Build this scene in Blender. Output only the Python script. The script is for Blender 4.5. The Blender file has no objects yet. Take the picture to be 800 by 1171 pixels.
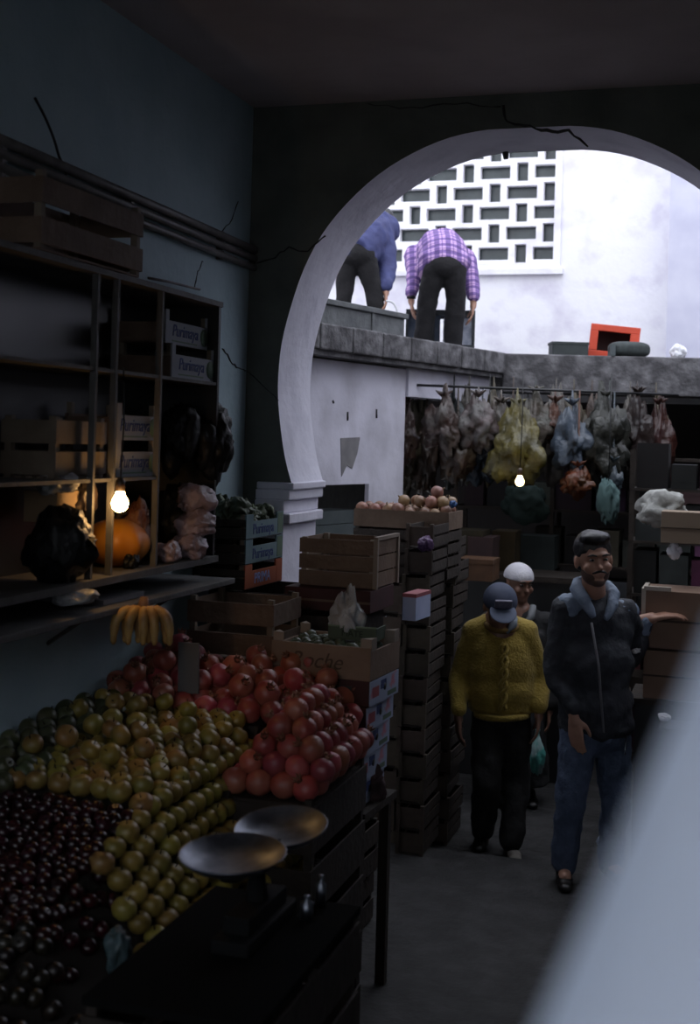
import bpy, bmesh, math, random
from math import sin, cos, radians, pi
from mathutils import Vector, Matrix, Euler, noise
random.seed(7)
# ------------------------------------------------------------------ camera geometry (800x1171)
F=1450.; CX=400.; CY=503.; ROLL=radians(1.6); CZ=2.2; A=radians(17.2)
U=Vector((cos(A),-sin(A),0)); V=Vector((sin(A),cos(A),0)); CO=Vector((-.516,6.2,0))
def ray(px,py):
    dx=px-CX; dy=CY-py
    return ((dx*cos(ROLL)-dy*sin(ROLL))/F,1.,(dx*sin(ROLL)+dy*cos(ROLL))/F)
def atD(px,py,D):
    r=ray(px,py); return Vector((r[0]*D,D,CZ+r[2]*D))
def atZ(px,py,z):
    r=ray(px,py); return atD(px,py,(z-CZ)/r[2])
def atS(px,py,s):
    r=ray(px,py); D=(s+CO.x*U.x+CO.y*U.y)/(r[0]*U.x+U.y); return atD(px,py,D)
def atY(px,py,y):
    r=ray(px,py); D=(y+CO.x*V.x+CO.y*V.y)/(r[0]*V.x+V.y); return atD(px,py,D)
def room(P):
    d=P-CO; return Vector((d.x*U.x+d.y*U.y, d.x*V.x+d.y*V.y, P.z))
def wld(s,y,z): return Vector((CO.x+s*U.x+y*V.x, CO.y+s*U.y+y*V.y, z))
C=bpy.context.scene.collection
# ------------------------------------------------------------------ materials
MATS={}
def tone(n):
    if any(w in n for w in ('limewash','sheet','plaster','wall')): return 1.
    if any(w in n for w in ('crate plastic','white','steel','skin','denim','yoke','wool','cap','jacket')) and not any(w in n for w in ('pome','apple','plum','pear','fig','onion','fruit','crate board')): return 1.
    if 'goods' in n: return .22
    if 'bag plastic' in n or n=='dark wood' or n=='grey brown slats' or n=='grey painted timber': return .27
    if any(w in n for w in ('wood','carton','concrete','bag plastic','goods','plastic')): return .38
    if 'apple skin' in n: return .46
    if any(w in n for w in ('pomegranate','pear','onion')): return .4
    if 'plum' in n or 'fig' in n or 'cabinet' in n: return .22
    return .5
def mat(name,col,rough=.7,col2=None,scale=8,bump=0,bscale=30,metal=0,spec=.5,detail=4,contrast=(.35,.65),trans=0,alpha=1,sheen=0,coat=0):
    if name in MATS: return MATS[name]
    k_=tone(name); col=tuple(c*k_ for c in col); col2=tuple(c*k_ for c in col2) if col2 else None
    m=bpy.data.materials.new(name); m.use_nodes=True; nt=m.node_tree; b=nt.nodes['Principled BSDF']
    b.inputs['Base Color'].default_value=(*col,1); b.inputs['Roughness'].default_value=rough
    b.inputs['Metallic'].default_value=metal; b.inputs['Specular IOR Level'].default_value=spec
    if trans: b.inputs['Transmission Weight'].default_value=trans; b.inputs['IOR'].default_value=1.2
    if alpha<1: b.inputs['Alpha'].default_value=alpha
    if sheen: b.inputs['Sheen Weight'].default_value=sheen
    if coat: b.inputs['Coat Weight'].default_value=coat
    tc=nt.nodes.new('ShaderNodeTexCoord')
    if col2:
        n=nt.nodes.new('ShaderNodeTexNoise'); n.inputs['Scale'].default_value=scale; n.inputs['Detail'].default_value=detail
        r=nt.nodes.new('ShaderNodeMapRange'); r.inputs[1].default_value=contrast[0]; r.inputs[2].default_value=contrast[1]
        x=nt.nodes.new('ShaderNodeMix'); x.data_type='RGBA'; x.inputs[6].default_value=(*col,1); x.inputs[7].default_value=(*col2,1)
        nt.links.new(tc.outputs['Object'],n.inputs['Vector']); nt.links.new(n.outputs[0],r.inputs[0]); nt.links.new(r.outputs[0],x.inputs[0]); nt.links.new(x.outputs[2],b.inputs['Base Color'])
    if bump:
        n2=nt.nodes.new('ShaderNodeTexNoise'); n2.inputs['Scale'].default_value=bscale; n2.inputs['Detail'].default_value=6
        bp=nt.nodes.new('ShaderNodeBump'); bp.inputs['Strength'].default_value=bump; bp.inputs['Distance'].default_value=.02
        nt.links.new(tc.outputs['Object'],n2.inputs['Vector']); nt.links.new(n2.outputs[0],bp.inputs['Height']); nt.links.new(bp.outputs[0],b.inputs['Normal'])
    MATS[name]=m; return m
def objrand(m,amount=.5,hue=.03):
    """vary value/hue per object"""
    nt=m.node_tree; b=nt.nodes['Principled BSDF']; inp=b.inputs['Base Color']
    hsv=nt.nodes.new('ShaderNodeHueSaturation'); oi=nt.nodes.new('ShaderNodeObjectInfo')
    a=nt.nodes.new('ShaderNodeMapRange'); a.inputs[3].default_value=1-amount; a.inputs[4].default_value=1+amount*.6
    h=nt.nodes.new('ShaderNodeMapRange'); h.inputs[3].default_value=.5-hue; h.inputs[4].default_value=.5+hue
    nt.links.new(oi.outputs['Random'],a.inputs[0])
    w=nt.nodes.new('ShaderNodeMath'); w.operation='FRACT'; w2=nt.nodes.new('ShaderNodeMath'); w2.operation='MULTIPLY'; w2.inputs[1].default_value=7.31
    nt.links.new(oi.outputs['Random'],w2.inputs[0]); nt.links.new(w2.outputs[0],w.inputs[0]); nt.links.new(w.outputs[0],h.inputs[0])
    nt.links.new(a.outputs[0],hsv.inputs['Value']); nt.links.new(h.outputs[0],hsv.inputs['Hue'])
    if inp.is_linked: nt.links.new(inp.links[0].from_socket,hsv.inputs['Color'])
    else: hsv.inputs['Color'].default_value=inp.default_value
    nt.links.new(hsv.outputs[0],inp); return m
def emis(name,col,s):
    m=bpy.data.materials.new(name); m.use_nodes=True; b=m.node_tree.nodes['Principled BSDF']
    b.inputs['Emission Color'].default_value=(*col,1); b.inputs['Emission Strength'].default_value=s; b.inputs['Base Color'].default_value=(*col,1)
    return m
# ------------------------------------------------------------------ mesh builder
class MB:
    def __init__(s,T=None): s.bm=bmesh.new(); s.T=T or Matrix(); s.mi=0
    def _fin(s,vs,fs,T=None):
        for v in vs: v.co=s.T@((T@v.co) if T is not None else v.co)
        for f in fs: f.material_index=s.mi
    def box(s,x0,x1,y0,y1,z0,z1,T=None):
        vs=[s.bm.verts.new((x,y,z)) for z in (z0,z1) for x,y in ((x0,y0),(x1,y0),(x1,y1),(x0,y1))]
        fs=[s.bm.faces.new([vs[i] for i in q]) for q in ((3,2,1,0),(4,5,6,7),(0,1,5,4),(1,2,6,5),(2,3,7,6),(3,0,4,7))]
        s._fin(vs,fs,T); return s
    def prism(s,pts,z0,z1,T=None):
        b=[s.bm.verts.new((p[0],p[1],z0)) for p in pts]; t=[s.bm.verts.new((p[0],p[1],z1)) for p in pts]; n=len(pts)
        fs=[s.bm.faces.new(b[::-1]),s.bm.faces.new(t)]+[s.bm.faces.new((b[i],b[(i+1)%n],t[(i+1)%n],t[i])) for i in range(n)]
        s._fin(b+t,fs,T); return s
    def tube(s,pts,rad,n=10,caps=True,T=None):
        pts=[Vector(p) for p in pts]; rad=rad if isinstance(rad,(list,tuple)) else [rad]*len(pts)
        rings=[];d0=None;N=None;vs=[];fs=[]
        for i,p in enumerate(pts):
            d=(pts[min(i+1,len(pts)-1)]-pts[max(i-1,0)]).normalized()
            if N is None: N=d.orthogonal().normalized()
            else:
                N=(N-d*N.dot(d)); N=N.normalized() if N.length>1e-6 else d.orthogonal().normalized()
            B=d.cross(N); r=rad[i]
            rg=[s.bm.verts.new(p+N*r*cos(2*pi*k/n)+B*r*sin(2*pi*k/n)) for k in range(n)]; rings.append(rg); vs+=rg
        for a,b in zip(rings,rings[1:]):
            for k in range(n): fs.append(s.bm.faces.new((a[k],a[(k+1)%n],b[(k+1)%n],b[k])))
        if caps: fs.append(s.bm.faces.new(rings[0][::-1])); fs.append(s.bm.faces.new(rings[-1]))
        for f in fs: f.smooth=True
        s._fin(vs,fs,T); return s
    def lathe(s,prof,n=24,T=None,closed=False):
        vs=[];fs=[];rings=[]
        for r,z in prof:
            rg=[s.bm.verts.new((r*cos(2*pi*k/n),r*sin(2*pi*k/n),z)) for k in range(n)] if r>1e-5 else [s.bm.verts.new((0,0,z))]
            rings.append(rg); vs+=rg
        for a,b in zip(rings,rings[1:]):
            for k in range(n):
                q=[a[k%len(a)],a[(k+1)%len(a)],b[(k+1)%len(b)],b[k%len(b)]]; u=[]
                for v in q:
                    if v not in u: u.append(v)
                if len(u)>2: fs.append(s.bm.faces.new(u))
        for f in fs: f.smooth=True
        s._fin(vs,fs,T); return s
    def ell(s,c,r,rot=None,sub=3,fn=None):
        g=bmesh.ops.create_icosphere(s.bm,subdivisions=sub,radius=1); c=Vector(c); r=Vector(r if hasattr(r,'__len__') else (r,r,r)); vs=g['verts']
        for v in vs:
            co=v.co.copy()
            if fn: co=fn(co)
            co=Vector((co.x*r.x,co.y*r.y,co.z*r.z))
            if rot is not None: co=rot@co
            v.co=s.T@(co+c)
        for f in {f for v in vs for f in v.link_faces}: f.smooth=True; f.material_index=s.mi
        return s
    def build(s,name,m,parent=None,bevel=0,room_frame=False):
        me=bpy.data.meshes.new(name); bmesh.ops.recalc_face_normals(s.bm,faces=s.bm.faces); s.bm.to_mesh(me); s.bm.free()
        for x in (m if isinstance(m,list) else [m]): me.materials.append(x)
        o=bpy.data.objects.new(name,me); C.objects.link(o)
        if parent: o.parent=parent
        if room_frame: o.location=CO; o.rotation_euler=(0,0,-A)
        if bevel:
            b=o.modifiers.new('b','BEVEL'); b.width=bevel; b.segments=2; b.limit_method='ANGLE'
        return o
def tag(o,label,cat,group=None,kind=None):
    if label: o['label']=label
    if cat: o['category']=cat
    if group: o['group']=group
    if kind: o['kind']=kind
    return o
def thing(name,label,cat,loc=(0,0,0),rz=0,group=None,rot=None):
    o=bpy.data.objects.new(name,None); C.objects.link(o); o.location=loc; o.rotation_euler=rot or (0,0,rz); o.empty_display_size=.1
    return tag(o,label,cat,group)
def rthing(name,label,cat,s,y,z,rz=0,group=None): return thing(name,label,cat,wld(s,y,z),rz-A,group)
def dup(root,loc=None,rot=None,label=None,group=None,par=None):
    r=root.copy(); C.objects.link(r); r.parent=par
    if loc is not None: r.location=loc
    if rot is not None: r.rotation_euler=rot
    if label: r['label']=label
    if group: r['group']=group
    for ch in list(root.children): dup(ch,par=r)
    return r
def struct(o): o['kind']='structure'; return o
def text(s,size,m,parent,loc,rot=(pi/2,0,0),name='lettering',ext=.001,shear=0,align='CENTER'):
    c=bpy.data.curves.new(name,'FONT'); c.body=s; c.size=size; c.extrude=ext; c.align_x=align; c.align_y='CENTER'; c.shear=shear
    c.materials.append(m); tmp=bpy.data.objects.new(name,c); C.objects.link(tmp)
    dg=bpy.context.evaluated_depsgraph_get(); me=bpy.data.meshes.new_from_object(tmp.evaluated_get(dg)); C.objects.unlink(tmp); bpy.data.objects.remove(tmp)
    o=bpy.data.objects.new(name,me); C.objects.link(o)
    o.parent=parent; o.location=loc; o.rotation_euler=rot; return o
# ------------------------------------------------------------------ palette
wallgrey=mat('wall paint grey',(.32,.43,.48),.75,(.38,.49,.54),3,.25,18)
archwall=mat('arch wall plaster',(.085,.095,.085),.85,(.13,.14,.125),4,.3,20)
ceilm=mat('ceiling plaster',(.4,.34,.34),.9,(.48,.42,.42),2,.2,12)
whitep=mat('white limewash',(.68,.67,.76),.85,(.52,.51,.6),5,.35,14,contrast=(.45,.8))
court=mat('courtyard limewash',(.83,.82,.86),.9,(.66,.63,.72),3.5,.3,10,contrast=(.5,.72))
w2m=mat('alley wall limewash',(.60,.59,.68),.85,(.42,.41,.47),3.3,.3,14,contrast=(.42,.75))
conc=mat('weathered stone',(.12,.115,.125),.9,(.36,.35,.37),9,.8,22,contrast=(.42,.72))
concd=mat('grey concrete',(.2,.2,.2),.9,(.3,.29,.28),6,.5,20)
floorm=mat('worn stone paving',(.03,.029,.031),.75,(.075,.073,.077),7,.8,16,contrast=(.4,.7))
pipe=mat('pipe metal',(.17,.16,.16),.5,(.28,.26,.25),12)
woodd=mat('dark wood',(.06,.04,.03),.8,(.11,.075,.055),9,.3,30)
woodb=mat('brown crate wood',(.24,.15,.1),.8,(.36,.24,.165),7,.3,30)
woodl=mat('pale crate wood',(.36,.28,.2),.8,(.5,.4,.3),7,.3,30)
greyw=mat('grey painted timber',(.33,.32,.31),.7,(.22,.21,.2),9,.2,30)
blackin=mat('soot black paint',(.012,.013,.016),.45)
cabm=mat('dark cabinet paint',(.02,.022,.028),.35,(.035,.04,.05),3)
# ================================================================== SETTING
R=dict(room_frame=True)
# near floor, step, lower floor
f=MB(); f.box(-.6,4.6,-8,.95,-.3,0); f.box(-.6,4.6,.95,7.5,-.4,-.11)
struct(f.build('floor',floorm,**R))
struct(MB().box(-.25,0,-8,.0,0,3.83).build('wall_left',wallgrey,**R))
m=MB(); m.box(3.3,3.5,-8,-7.7,0,3.83); m.box(3.3,3.5,-5.95,0,0,3.83); m.box(3.3,3.5,-7.7,-5.95,2.4,3.83); struct(m.build('wall_right',archwall,**R))  # gap near the rear is an unseen doorway added to light the sheet
struct(MB().box(-.25,3.5,-8.2,-8,0,2.3).build('wall_back',archwall,**R))  # unseen wall kept low so more sky light comes in over it
c=MB(); c.box(-.25,3.5,-6.1,0,3.81,4.0); c.box(-.25,1.2,-8.2,-6.1,3.81,4.0); c.box(0,3.3,-6.1,-5.95,2.85,3.81)  # last box is an unseen beam added to block light on the upper wall
struct(c.build('ceiling',ceilm,**R))  # rear right of the ceiling left open, shaped to let sky onto the sheet
# arch wall
TH=.48
px_prof=[(333,552),(326,525),(321,492),(318,460),(318,430),(322,392),(332,352),(347,308),(368,268),(396,233),(432,200),(472,175),(515,157),(560,148),(605,146)]
prof=[room(atY(x,y,0)) for x,y in px_prof]; prof=[(p.x,p.z) for p in prof]
sx=prof[-1][0]
# smooth subdivision of the profile
def cr(P,n):
    out=[]
    for i in range(len(P)-1):
        p0=P[max(i-1,0)];p1=P[i];p2=P[i+1];p3=P[min(i+2,len(P)-1)]
        for k in range(n):
            t=k/n; out.append(tuple(.5*((2*p1[j])+(-p0[j]+p2[j])*t+(2*p0[j]-5*p1[j]+4*p2[j]-p3[j])*t*t+(-p0[j]+3*p1[j]-3*p2[j]+p3[j])*t**3) for j in range(len(p1))))
    out.append(tuple(P[-1])); return out
half=cr(prof,3)
print('ARCH',prof[0],prof[3],prof[-1])
zf=half[0][1]; sf=half[0][0]
sj=room(atY(323,620,0)).x
left=[(sj,-.4),(sj,zf)]+half; right=[(2*sx-s,z) for s,z in left]
bm=bmesh.new()
def quad(P,mi):
    fc=bm.faces.new([bm.verts.new(p) for p in P]); fc.material_index=mi
for prof_,edge in ((left,-.25),(right,3.6)):
    for (s0,z0),(s1,z1) in zip(prof_,prof_[1:]):
        if abs(z1-z0)>1e-4:
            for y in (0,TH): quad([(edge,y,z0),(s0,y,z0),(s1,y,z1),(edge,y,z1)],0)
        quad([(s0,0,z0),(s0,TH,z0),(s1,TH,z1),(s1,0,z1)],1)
zt=half[-1][1]
for y in (0,TH): quad([(-.25,y,zt),(3.6,y,zt),(3.6,y,4.3),(-.25,y,4.3)],0)
quad([(-.25,0,4.3),(3.6,0,4.3),(3.6,TH,4.3),(-.25,TH,4.3)],0)
quad([(-.25,0,-.4),(-.25,TH,-.4),(-.25,TH,4.3),(-.25,0,4.3)],0); quad([(3.6,0,-.4),(3.6,TH,-.4),(3.6,TH,4.3),(3.6,0,4.3)],0)
me=bpy.data.meshes.new('wall_arch'); bmesh.ops.remove_doubles(bm,verts=bm.verts,dist=1e-4); bmesh.ops.recalc_face_normals(bm,faces=bm.faces); bm.to_mesh(me); bm.free()
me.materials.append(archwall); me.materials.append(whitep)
wa=bpy.data.objects.new('wall_arch',me); C.objects.link(wa); wa.location=CO; wa.rotation_euler=(0,0,-A); struct(wa)
# stepped impost under the arch foot
def impost(nm,sgn):
    m=MB()
    X=lambda v: v if sgn>0 else 2*sx-v
    for s1,z0,z1,yo in ((sf-.005,zf-.035,zf,.0),(sf-.02,zf-.085,zf-.035,-.012),(sf-.045,zf-.15,zf-.085,-.02),(sj+.02,zf-.2,zf-.15,-.01)):
        a,b=sorted((X(sj-.14),X(s1+.02))); m.box(a,b,yo-.01,TH+.01,z0,z1)
    a,b=sorted((X(sj-.13),X(sj+.004))); m.box(a,b,-.012,TH+.005,-.0,zf-.2)
    return struct(m.build(nm,whitep,bevel=.006,**R))
impost('trim_1',1); impost('trim_2',-1)
# cracks in the plaster
def crack(pts,y,nm='crack',par=None,r=.004,s=None):
    P=[room(atY(a,b,y) if s is None else atS(a,b,s)) for a,b in pts]
    Q=cr([tuple(p) for p in P],4); Q=[Vector(q)+Vector((0,random.uniform(-.001,.001),random.uniform(-.008,.008))) for q in Q]
    return MB().tube(Q,[r*random.uniform(.5,1.3) for _ in Q],5).build(nm,blackin,par)
crack([(290,300),(310,296),(330,284),(352,286),(372,268)],0,par=wa); crack([(262,408),(290,432),(318,458)],0,par=wa,r=.003)
crack([(420,118),(470,124),(520,119),(572,122)],0,par=wa,r=.003); crack([(575,122),(580,138),(600,142),(625,150),(650,150),(672,168)],0,par=wa,r=.007)
wl=bpy.data.objects['wall_left']; crack([(254,398),(262,410),(270,420),(280,424)],0,par=wl,r=.004,s=.001); crack([(232,298),(226,312),(222,330)],0,par=wl,r=.003,s=.001)
crack([(272,232),(262,255),(248,270)],0,par=wl,r=.003,s=.001)
# alley: white wall beneath the terrace, terrace, courtyard wall
ZT=2.86
Ea=room(atZ(360,371,ZT)); Eb=room(atZ(575,406,ZT)); Ec=room(atZ(790,411,ZT)); ed=(Eb-Ea).normalized()
E0=Ea-ed*((Ea.y-.5)/ed.y); nrm=Vector((-ed.y,ed.x,0))   # towards the wall side
Er=Eb+(Ec-Eb)*3.2
print('slab',Ea,Eb,Ec,E0)
# white wall W2, along the terrace edge, set back 0.12
w=E0+nrm*.12; wend=None
for k in range(400):
    q=w+ed*(k*.01); P=wld(q.x,q.y,2.2)
    if CX+F*P.x/P.y>462: wend=q; break
print('w2 end',wend)
ww=MB(); wt=.22
zb=room(atD(390,557,7.4)).z
def wallseg(m,a,b,z0,z1): m.prism([(a.x,a.y),(b.x,b.y),(b.x+nrm.x*wt,b.y+nrm.y*wt),(a.x+nrm.x*wt,a.y+nrm.y*wt)],z0,z1)
wm=None
for k in range(400):
    q=w+ed*(k*.01); P=wld(q.x,q.y,2.0)
    if CX+F*P.x/P.y>423: wm=q; break
wallseg(ww,w,wend,zb,2.68); wt=.03; wallseg(ww,wm,wend,-.11,zb); wt=.22
W2=struct(ww.build('wall_alley',w2m,**R))
patch=MB()
# patch stain of darker cement, flush on the wall
pa=room(atD(400,500,7.3)); 
def onw(px,py):  # point on W2 plane
    lo,hi=6.3,9.5
    for _ in range(40):
        m_=(lo+hi)/2; q=room(atD(px,py,m_)); d=(q-w).dot(nrm)
        # d>0 behind wall
        lo,hi=(m_,hi) if d<0 else (lo,m_)
    return q
pq=[onw(x,y) for x,y in ((389,501),(411,500),(408,518),(402,536),(396,532),(390,545))]
bm=bmesh.new(); fr=[bm.verts.new(q-nrm*.004) for q in pq]; bk=[bm.verts.new(q+nrm*.01) for q in pq]; bm.faces.new(fr); 
for i in range(6): bm.faces.new((fr[i],bk[i],bk[(i+1)%6],fr[(i+1)%6]))
patch.bm.free(); patch.bm=bm; patch.build('cement_patch',mat('cement patch',(.33,.32,.34),.9,(.42,.41,.42),12),W2)
for a,b in (((380,458),(381,461)),((397,471),(397,481)),((430,468),(430,478)),((350,446),(351,448))):
    MB().tube([onw(*a)-nrm*.002,onw(*b)-nrm*.002],.007,6).build('hole',blackin,W2)
# closing wall behind the shop left of the alley + shutter
struct(MB().box(-1.2,-1.0,.4,6,-.2,2.68).build('wall_shop',concd,**R))
sh=MB(); 
for k in range(22):
    z=.0+k*.085; 
    if z<zb: wallseg(sh,w+nrm*(.06+.012*(k%2)),wm+nrm*(.06+.012*(k%2)),z-.11,z-.03)
tag(sh.build('roller_shutter',mat('teal painted slats',(.10,.13,.14),.6,(.14,.17,.18),5),**R),'dim teal slatted shutter below the pale alley wall, beside the arch foot','shutter')
# terrace
t=MB(); t.prism([(E0.x-2.2,.49),(E0.x,E0.y),(Eb.x,Eb.y),(Er.x,Er.y),(Er.x,5.7),(E0.x-2.2,5.7)],2.69,ZT)
t.box(3.0,6.5,TH+.01,4,2.69,ZT); ter=struct(t.build('floor_terrace',conc,**R))  # extra box is an unseen slab added to shade the alley
e2=(Er-Eb).normalized(); n2=Vector((-e2.y,e2.x,0)); b0=Eb-e2*.0
t=MB(); q0=b0-n2*.015; q1=Er-n2*.015; t.prism([(q0.x,q0.y),(q1.x,q1.y),(q1.x+n2.x*.3,q1.y+n2.y*.3),(q0.x+n2.x*.3,q0.y+n2.y*.3)],ZT-.275,ZT+.012)
struct(t.build('trim_3',conc,bevel=.01,**R))
t=MB(); q0=wend-nrm*.02; q1=Eb+nrm*.1; t.prism([(q0.x,q0.y),(q1.x,q1.y),(q1.x+nrm.x*.2,q1.y+nrm.y*.2),(q0.x+nrm.x*.2,q0.y+nrm.y*.2)],2.5,2.69)
struct(t.build('trim_4',w2m,**R))
# edge course, light mortar cap along the left part of the terrace
t=MB(); 
q0=E0-nrm*.03; q1=Eb-nrm*.03
L=(q1-q0).length; nseg=9
for k in range(nseg):
    a=q0+ed*(L*k/nseg); b=q0+ed*(L*(k+1)/nseg-.008); h=ZT+.012+random.uniform(-.006,.01)
    t.prism([(a.x,a.y),(b.x,b.y),(b.x+nrm.x*.25,b.y+nrm.y*.25),(a.x+nrm.x*.25,a.y+nrm.y*.25)],2.72,h)
struct(t.build('trim_5',conc,bevel=.01,**R))
# courtyard back wall with screen window
YB=5.67
wr=room(atY(640,314,YB)); wz0=wr.z; wx1=wr.x; wx0=wx1-3.2; wz0+=.05; wz1=wz0+2.0
print('window',wx0,wx1,wz0,wz1)
m=MB(); m.box(-3,wx0,YB,YB+.3,2.6,6.4); m.box(wx1,6.5,YB,YB+.3,2.6,6.4); m.box(wx0,wx1,YB,YB+.3,2.6,wz0); m.box(wx0,wx1,YB,YB+.3,wz1,6.4)
struct(m.build('wall_courtyard',court,**R))
m=MB(); pil=room(atY(761,400,YB-.35)); m.box(pil.x,pil.x+2.5,YB-.35,YB,2.86,6.4)
struct(m.build('wall_pier',mat('pier limewash',(.5,.5,.62),.9,(.6,.6,.7),3),**R))
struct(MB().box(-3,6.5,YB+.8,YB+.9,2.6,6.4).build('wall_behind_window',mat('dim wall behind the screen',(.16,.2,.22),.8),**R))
struct(MB().box(-3.2,-3,.4,YB+.9,2.86,6.4).build('wall_terrace_left',court,**R))
struct(MB().box(6.5,6.7,.4,YB+.9,-.3,6.4).build('wall_terrace_right',court,**R))
struct(MB().box(-3,6.5,5.9,6.1,-.3,2.7).build('wall_shop_back',mat('near black wall',(.03,.025,.025),.9),**R))  # near black wall closing the shop at the back
struct(MB().box(2.75,2.95,TH,5.9,-.3,2.69).build('wall_shop_right',mat('near black wall 2',(.05,.045,.045),.9),**R))
# claustra screen: basket weave of horizontal and vertical openings
m=MB(); RP=.186; CP=.5
nr=int((wz1-wz0-.06)/RP)
wf=.06
xs0,xs1=wx0+wf,wx1-wf
for r in range(nr+1):
    z0=wz0+wf+(r)*RP; z1=min(z0+RP,wz1-wf)
    if z1-z0<.05: continue
    ops=[]; k=0
    x=xs1+.09-CP*(0.0 if r%2 else .5)+.1
    while x>xs0-.6:
        ops.append((x-.138,x+.138,z0+.034,z0+.152)); ops.append((x-.25-.052,x-.25+.052,z0+.008,z0+.178)); x-=CP
    ops=[(max(a,xs0+.012),min(b,xs1-.012),c_,d_) for a,b,c_,d_ in ops if b>xs0+.03 and a<xs1-.03]; ops.sort()
    cur=xs0
    for a,b,c_,d_ in ops:
        if b-a<.02: continue
        m.box(cur,a,YB+.03,YB+.11,z0,z1); m.box(a,b,YB+.03,YB+.11,z0,c_); m.box(a,b,YB+.03,YB+.11,min(d_,z1),z1); cur=b
    m.box(cur,xs1,YB+.03,YB+.11,z0,z1)
win=struct(m.build('window_1',court,**R))
m=MB(); m.box(wx0,wx1,YB-.03,YB+.1,wz0,wz0+wf); m.box(wx0,wx1,YB-.03,YB+.1,wz1-wf,wz1); m.box(wx0,xs0,YB-.03,YB+.1,wz0+wf,wz1-wf); m.box(xs1,wx1,YB-.03,YB+.1,wz0+wf,wz1-wf)
fr_=m.build('window_frame',court,win)
MB().box(wx0-.03,wx1+.03,YB-.06,YB+.02,wz0-.05,wz0).build('window_sill',court,win)
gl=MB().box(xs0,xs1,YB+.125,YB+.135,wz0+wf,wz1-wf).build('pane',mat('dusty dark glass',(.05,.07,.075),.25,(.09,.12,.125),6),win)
# ================================================================== PIPES, CABLES
for k,z in enumerate((3.118,3.075,3.03)):
    p=MB(); p.tube([(.028,-3.2,z+.02),(.028,-1.0,z+.005),(.028,-.005,z-.005)],.0165 if k else .019,10)
    for y in (-.4,-1.3,-2.2): p.box(.0,.03,y-.012,y+.012,z-.02,z+.02)
    tag(p.build('conduit_pipe',pipe,**R),['topmost of the three grey pipes running along the left wall','middle of the three grey pipes running along the left wall','lowest of the three grey pipes running along the left wall'][k],'pipe','pipes on the left wall')
P=[room(atS(x,y,.03)) for x,y in ((40,112),(52,135),(62,160),(68,180),(76,196),(70,204),(56,196),(48,205))]
tag(MB().tube(cr([tuple(p) for p in P],4),.005,6).build('cable',blackin,**R),'thin black cable dangling above the pipes at upper left','cable')
P=[room(atS(x,y,.04)) for x,y in ((170,318),(192,322),(212,327),(228,331))]
tag(MB().tube([tuple(p) for p in P],.006,6).build('iron_rod',pipe,**R),'short thin rod lying over the cabinet top near its right end','rod')
# ================================================================== CABINET
CF=.3; y1=-1.035; y0=-2.9; z0=1.715; z1=2.74
def cyof(px,py,s=CF): return room(atS(px,py,s)).y
cab=rthing('shelf_cabinet','tall dark open shelf cabinet with grey posts fixed on the left wall','cabinet',0,0,0)
MB().box(.005,.02,y0,y1,z0,z1).build('back_panel',cabm,cab)
MB().box(.005,CF+.01,y0,y1,z1-.02,z1).build('top_board',greyw,cab)
MB().box(.005,CF+.02,y0,y1,z0-.02,z0+.004).build('bottom_board',greyw,cab)
MB().box(.02,CF,y1-.016,y1,z0,z1-.02).build('side_panel',cabm,cab); MB().box(.02,CF,y0,y0+.016,z0,z1-.02).build('side_panel',cabm,cab)
yp=[cyof(110,450),cyof(133,450),cyof(184,450)]
for k,yy in enumerate(yp): MB().box(CF-.022,CF,yy-.007,yy+.007,z0,z1-.02).build('post',greyw,cab)
MB().box(CF-.018,CF,y1-.012,y1+.002,z0,z1-.02).build('post',greyw,cab)
zs_mid=2.41; zs_low=room(atS(150,548,CF)).z
MB().box(.02,CF-.005,y0+.016,y1-.016,zs_mid-.006,zs_mid+.006).build('shelf',greyw,cab)
MB().box(.02,CF-.005,y0+.016,yp[2],zs_low-.006,zs_low+.006).build('shelf',greyw,cab)
MB().box(.02,CF-.05,yp[0]+.02,yp[1]-.02,z0,z1-.02).build('divider',blackin,cab) if False else None
# lower ledge
led=rthing('ledge_board','narrow grey ledge board under the shelf cabinet','shelf',0,0,0)
MB().box(0,CF+.06,y0,-.95,1.60,1.622).build('board',greyw,led,bevel=.003)
for yy in (-2.7,-1.8,-1.1): MB().tube([(.0,yy,1.45),(.22,yy,1.6)],.008,6).build('bracket',pipe,led)
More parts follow.
